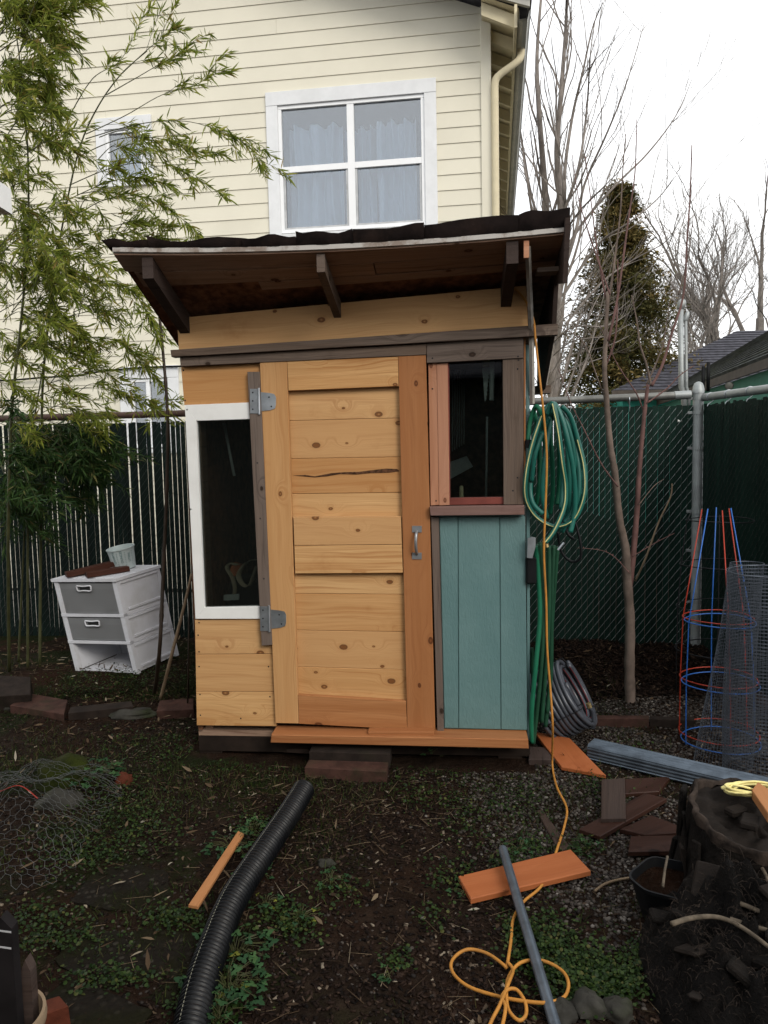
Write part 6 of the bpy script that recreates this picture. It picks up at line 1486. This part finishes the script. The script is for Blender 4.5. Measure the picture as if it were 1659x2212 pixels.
# dry leaves and straw
MT['litter'] = leafmat('litter', [(0, (.035, .022, .014)), (.45, (.085, .055, .032)), (.85, (.18, .135, .085)), (1, (.36, .33, .26))], .8, .15)
lit = lambda x, y: .12 + .6 * sst(4.7, 5.2, y) + .25 * sst(-.2, -.8, x)
P = pts_world(1900, -3.0, 2.6, 1.95, 6.1, lit); n = len(P); P[:, 2] += nrg.uniform(.003, .02, n)
stuff(scatter('leaf_litter', LEAF_V, LEAF_F, P, rotmats(nrg.uniform(0, 6.28, n), nrg.normal(0, .35, n), nrg.normal(0, .5, n)), np.stack([nrg.uniform(.02, .075, n), nrg.uniform(.03, .10, n), nrg.uniform(.03, .1, n)], 1), 'litter', None, nrg.random(n) ** 1.4), 'litter')
P = pts_world(1500, -2.6, 1.6, 2.0, 5.6, lambda x, y: .2 + .8 * math.exp(-((x + .25) ** 2 + (y - 3.35) ** 2) / .25) + .3 * sst(4.6, 5.2, y)); n = len(P); P[:, 2] += nrg.uniform(.003, .015, n)
stuff(scatter('straw', CH, CHF, P, rotmats(nrg.uniform(0, 6.28, n), nrg.normal(0, .12, n), nrg.normal(0, .2, n)), np.stack([nrg.uniform(.02, .11, n), nrg.uniform(.0009, .002, n), nrg.uniform(.0008, .0015, n)], 1), 'litter', None, nrg.random(n) * .9), 'straw')
# grass
MT['grass'] = leafmat('grass', [(0, (.012, .022, .005)), (.5, (.024, .042, .009)), (.85, (.046, .062, .015)), (1, (.10, .085, .035))], .5, .25)
def gdens(x, y):
    k = max(0, nz(x, y, 1.9, 21) + .12) * 1.6
    k *= sst(.25, -.35, x) * .9 + .35 * sst(-.1, .5, x)
    d = (V((x, y, 0)) - SHED.o).dot(SHED.ey); u = (V((x, y, 0)) - SHED.o).dot(SHED.ex)
    k += .9 * math.exp(-((d + .28) / .16) ** 2) * (1 if -1.3 < u < .2 else .25)
    k += .5 * math.exp(-((x - .55) ** 2 + (y - 3.2) ** 2) / .12)
    return min(1, k) * bare(x, y) * (1 - .55 * math.exp(-((x - .1) ** 2 + (y - 2.6) ** 2) / .35))
P = pts_world(11000, -3.0, 1.5, 1.95, 5.6, gdens); n = len(P)
BL = [(-.06, 0, 0), (.06, 0, 0), (.045, .10, .5), (-.045, .10, .5), (0, .38, .95)]; 
BLF = [(0, 1, 2), (0, 2, 3), (3, 2, 4)]
stuff(scatter('grass', BL, BLF, P, rotmats(nrg.uniform(0, 6.28, n), nrg.normal(0, .35, n), nrg.normal(0, .35, n)), np.stack([nrg.uniform(.014, .026, n), nrg.uniform(.02, .06, n), nrg.uniform(.012, .050, n)], 1), 'grass'), 'grass')
# low round-leaved weeds in patches
RL = [(0, 0, 0)] + [(.5 + .5 * math.cos(a), .5 * math.sin(a), .06 * math.cos(2 * a)) for a in [math.pi + (k + .5) * math.pi / 4.5 for k in range(8)]]
RLF = [(0, k, k + 1) for k in range(1, 8)]
MT['clover'] = leafmat('clover', [(0, (.008, .018, .005)), (.5, (.018, .036, .009)), (.9, (.036, .060, .014)), (1, (.07, .07, .02))], .4, .2)
patches = [(1180, 2050, 70, 70, 700), (1250, 2110, 80, 60, 1000), (1320, 2130, 70, 45, 800), (1395, 2080, 50, 40, 400), (1130, 2020, 45, 40, 300), (1105, 1870, 40, 30, 260), (1140, 1830, 40, 22, 200), (1250, 1835, 45, 20, 200), (860, 1645, 60, 20, 260), (960, 1650, 70, 22, 500), (1050, 1650, 40, 15, 200),
           (610, 1620, 90, 28, 520), (500, 1640, 110, 40, 520), (330, 1620, 100, 40, 450), (180, 1845, 90, 45, 700), (300, 1790, 90, 50, 600), (260, 1720, 80, 45, 650), (380, 1990, 70, 25, 350), (90, 1990, 80, 30, 300), (150, 2040, 100, 25, 350), (240, 2120, 90, 25, 300), (470, 2160, 60, 45, 350), (430, 2190, 50, 30, 250),
           (560, 1790, 50, 40, 300), (610, 1990, 60, 40, 260), (735, 1930, 60, 30, 130), (640, 2010, 50, 40, 160), (860, 2080, 30, 20, 90), (940, 1980, 40, 40, 80), (980, 1900, 60, 40, 200), (260, 1475, 120, 30, 900), (360, 1455, 40, 30, 300), (200, 1500, 90, 15, 300), (1350, 1630, 60, 25, 200), (1290, 1700, 40, 30, 150), (1010, 1760, 70, 60, 350), (900, 1720, 60, 30, 160), (1120, 1730, 60, 50, 250)]
Q = []
for cx, cy, rx, ry, m in patches:
    for _ in range(int(m * 1.25)):
        x, y = gr.gauss(cx, rx * .62), gr.gauss(cy, ry * .62)
        if y > 2330 or y < 1440: continue
        p = H(x, y)
        if not in_shed(p.x, p.y): Q.append((p.x, p.y, p.z + gr.uniform(.004, .028)))
P = np.array(Q); n = len(P)
stuff(scatter('ground_weeds', RL, RLF, P, rotmats(nrg.uniform(0, 6.28, n), nrg.normal(-.1, .35, n), nrg.normal(0, .35, n)), nrg.uniform(.005, .0145, n), 'clover'), 'weeds')

# ------------------------------------------------------------------ single leafy weeds
MT['weed_leaf'] = leafmat('weed_leaf', [(0, (.014, .040, .016)), (.5, (.028, .072, .028)), (.9, (.050, .105, .035)), (1, (.16, .17, .03))], .45, .2)
LB = []
for k in range(19):                                        # lobed leaf outline
    a = -2.6 + 5.2 * k / 18; r_ = .36 + .13 * math.cos(a * 3.0) + .05 * math.cos(a * 9); LB.append((.45 + r_ * math.cos(a), r_ * 1.05 * math.sin(a), -.10 * (r_ * math.sin(a)) ** 2 - .06))
LBV = [(0, 0, 0), (.45, 0, .02)] + LB; LBF = [(1, k, k + 1) for k in range(2, 20)] + [(0, 1, 2), (0, 20, 1)]
def weed(px, n_, R0, Hh, lf, label, seed, name='leafy_weed', yellow=0.0):
    c = H(*px); r_ = random.Random(seed); t = thing(name, c, label, 'weed'); st = MB(); PP, DD, LL, RN = [], [], [], []
    for k in range(n_):
        a, q = r_.uniform(0, 6.283), math.sqrt(r_.random()); e = c + V((R0 * q * math.cos(a), R0 * q * math.sin(a), Hh * r_.uniform(.35, 1) * (1 - .4 * q))); e.z = max(e.z, hgt(e.x, e.y) + .01)
        st.tube([c + V((r_.gauss(0, .008), r_.gauss(0, .008), -.005)), (c + e) / 2 + V((0, 0, Hh * .25)), e], [.0016, .0013, .001], 4)
        PP.append(e); DD.append(V((math.cos(a), math.sin(a), r_.uniform(-.4, .25)))); LL.append(lf * r_.uniform(.45, .95)); RN.append(1.0 if r_.random() < yellow else r_.random() * .9)
    st.build('stems', 'culm', t)
    scatter('leaves', LBV, LBF, np.array(PP), frames_along(np.array(DD), nrg.normal(0, .3, len(PP))), np.array(LL), 'weed_leaf', t, np.array(RN))
for i, (px, n_, R0, Hh, lf, lab, yl) in enumerate((((205, 1690), 46, .13, .13, .05, 'bushy leafy weed right of the mossy rock', 0), ((505, 1840), 30, .10, .09, .045, 'leafy weed growing over the thin wood strip', 0), ((545, 1800), 16, .06, .06, .04, 'small leafy weed at the top of the wood strip', 0), ((505, 2070), 34, .11, .10, .05, 'upper leafy weed on the right of the drain pipe', .0), ((490, 2150), 40, .12, .10, .05, 'leafy weed with yellowing leaves beside the lower drain pipe', .18), ((470, 2210), 26, .09, .08, .05, 'leafy weed at the bottom edge beside the drain pipe', .05), ((555, 1895), 14, .07, .05, .035, 'low weed right of the middle of the drain pipe', 0), ((545, 2120), 10, .05, .05, .035, 'small weed right of the lower drain pipe', .1), ((715, 1905), 16, .06, .04, .03, 'small weed in the open dirt right of the drain pipe', 0), ((650, 1990), 22, .07, .05, .025, 'feathery green tuft in the dirt beside the drain pipe', .3), ((575, 1960), 14, .05, .06, .03, 'sprouting tuft close beside the drain pipe', .2),
        ((955, 1632), 16, .11, .12, .038, 'round-leaved weed under the blue-green panel', 0), ((1030, 1625), 16, .11, .13, .042, 'taller round-leaved weed near the right threshold end', 0), ((842, 2110), 8, .04, .03, .03, 'tiny weed in the bottom dirt', 0), ((1122, 1842), 14, .06, .05, .035, 'weed at the tip of the metal pipe', 0), ((1265, 1838), 12, .05, .05, .03, 'weed behind the orange ground plank', 0), ((1010, 1930), 16, .07, .04, .03, 'weed at the left end of the orange ground plank', 0), ((735, 1600), 8, .05, .05, .03, 'small weed by the brick steps', 0))):
    weed(px, n_, R0, Hh, lf, lab, 200 + i, yellow=yl)
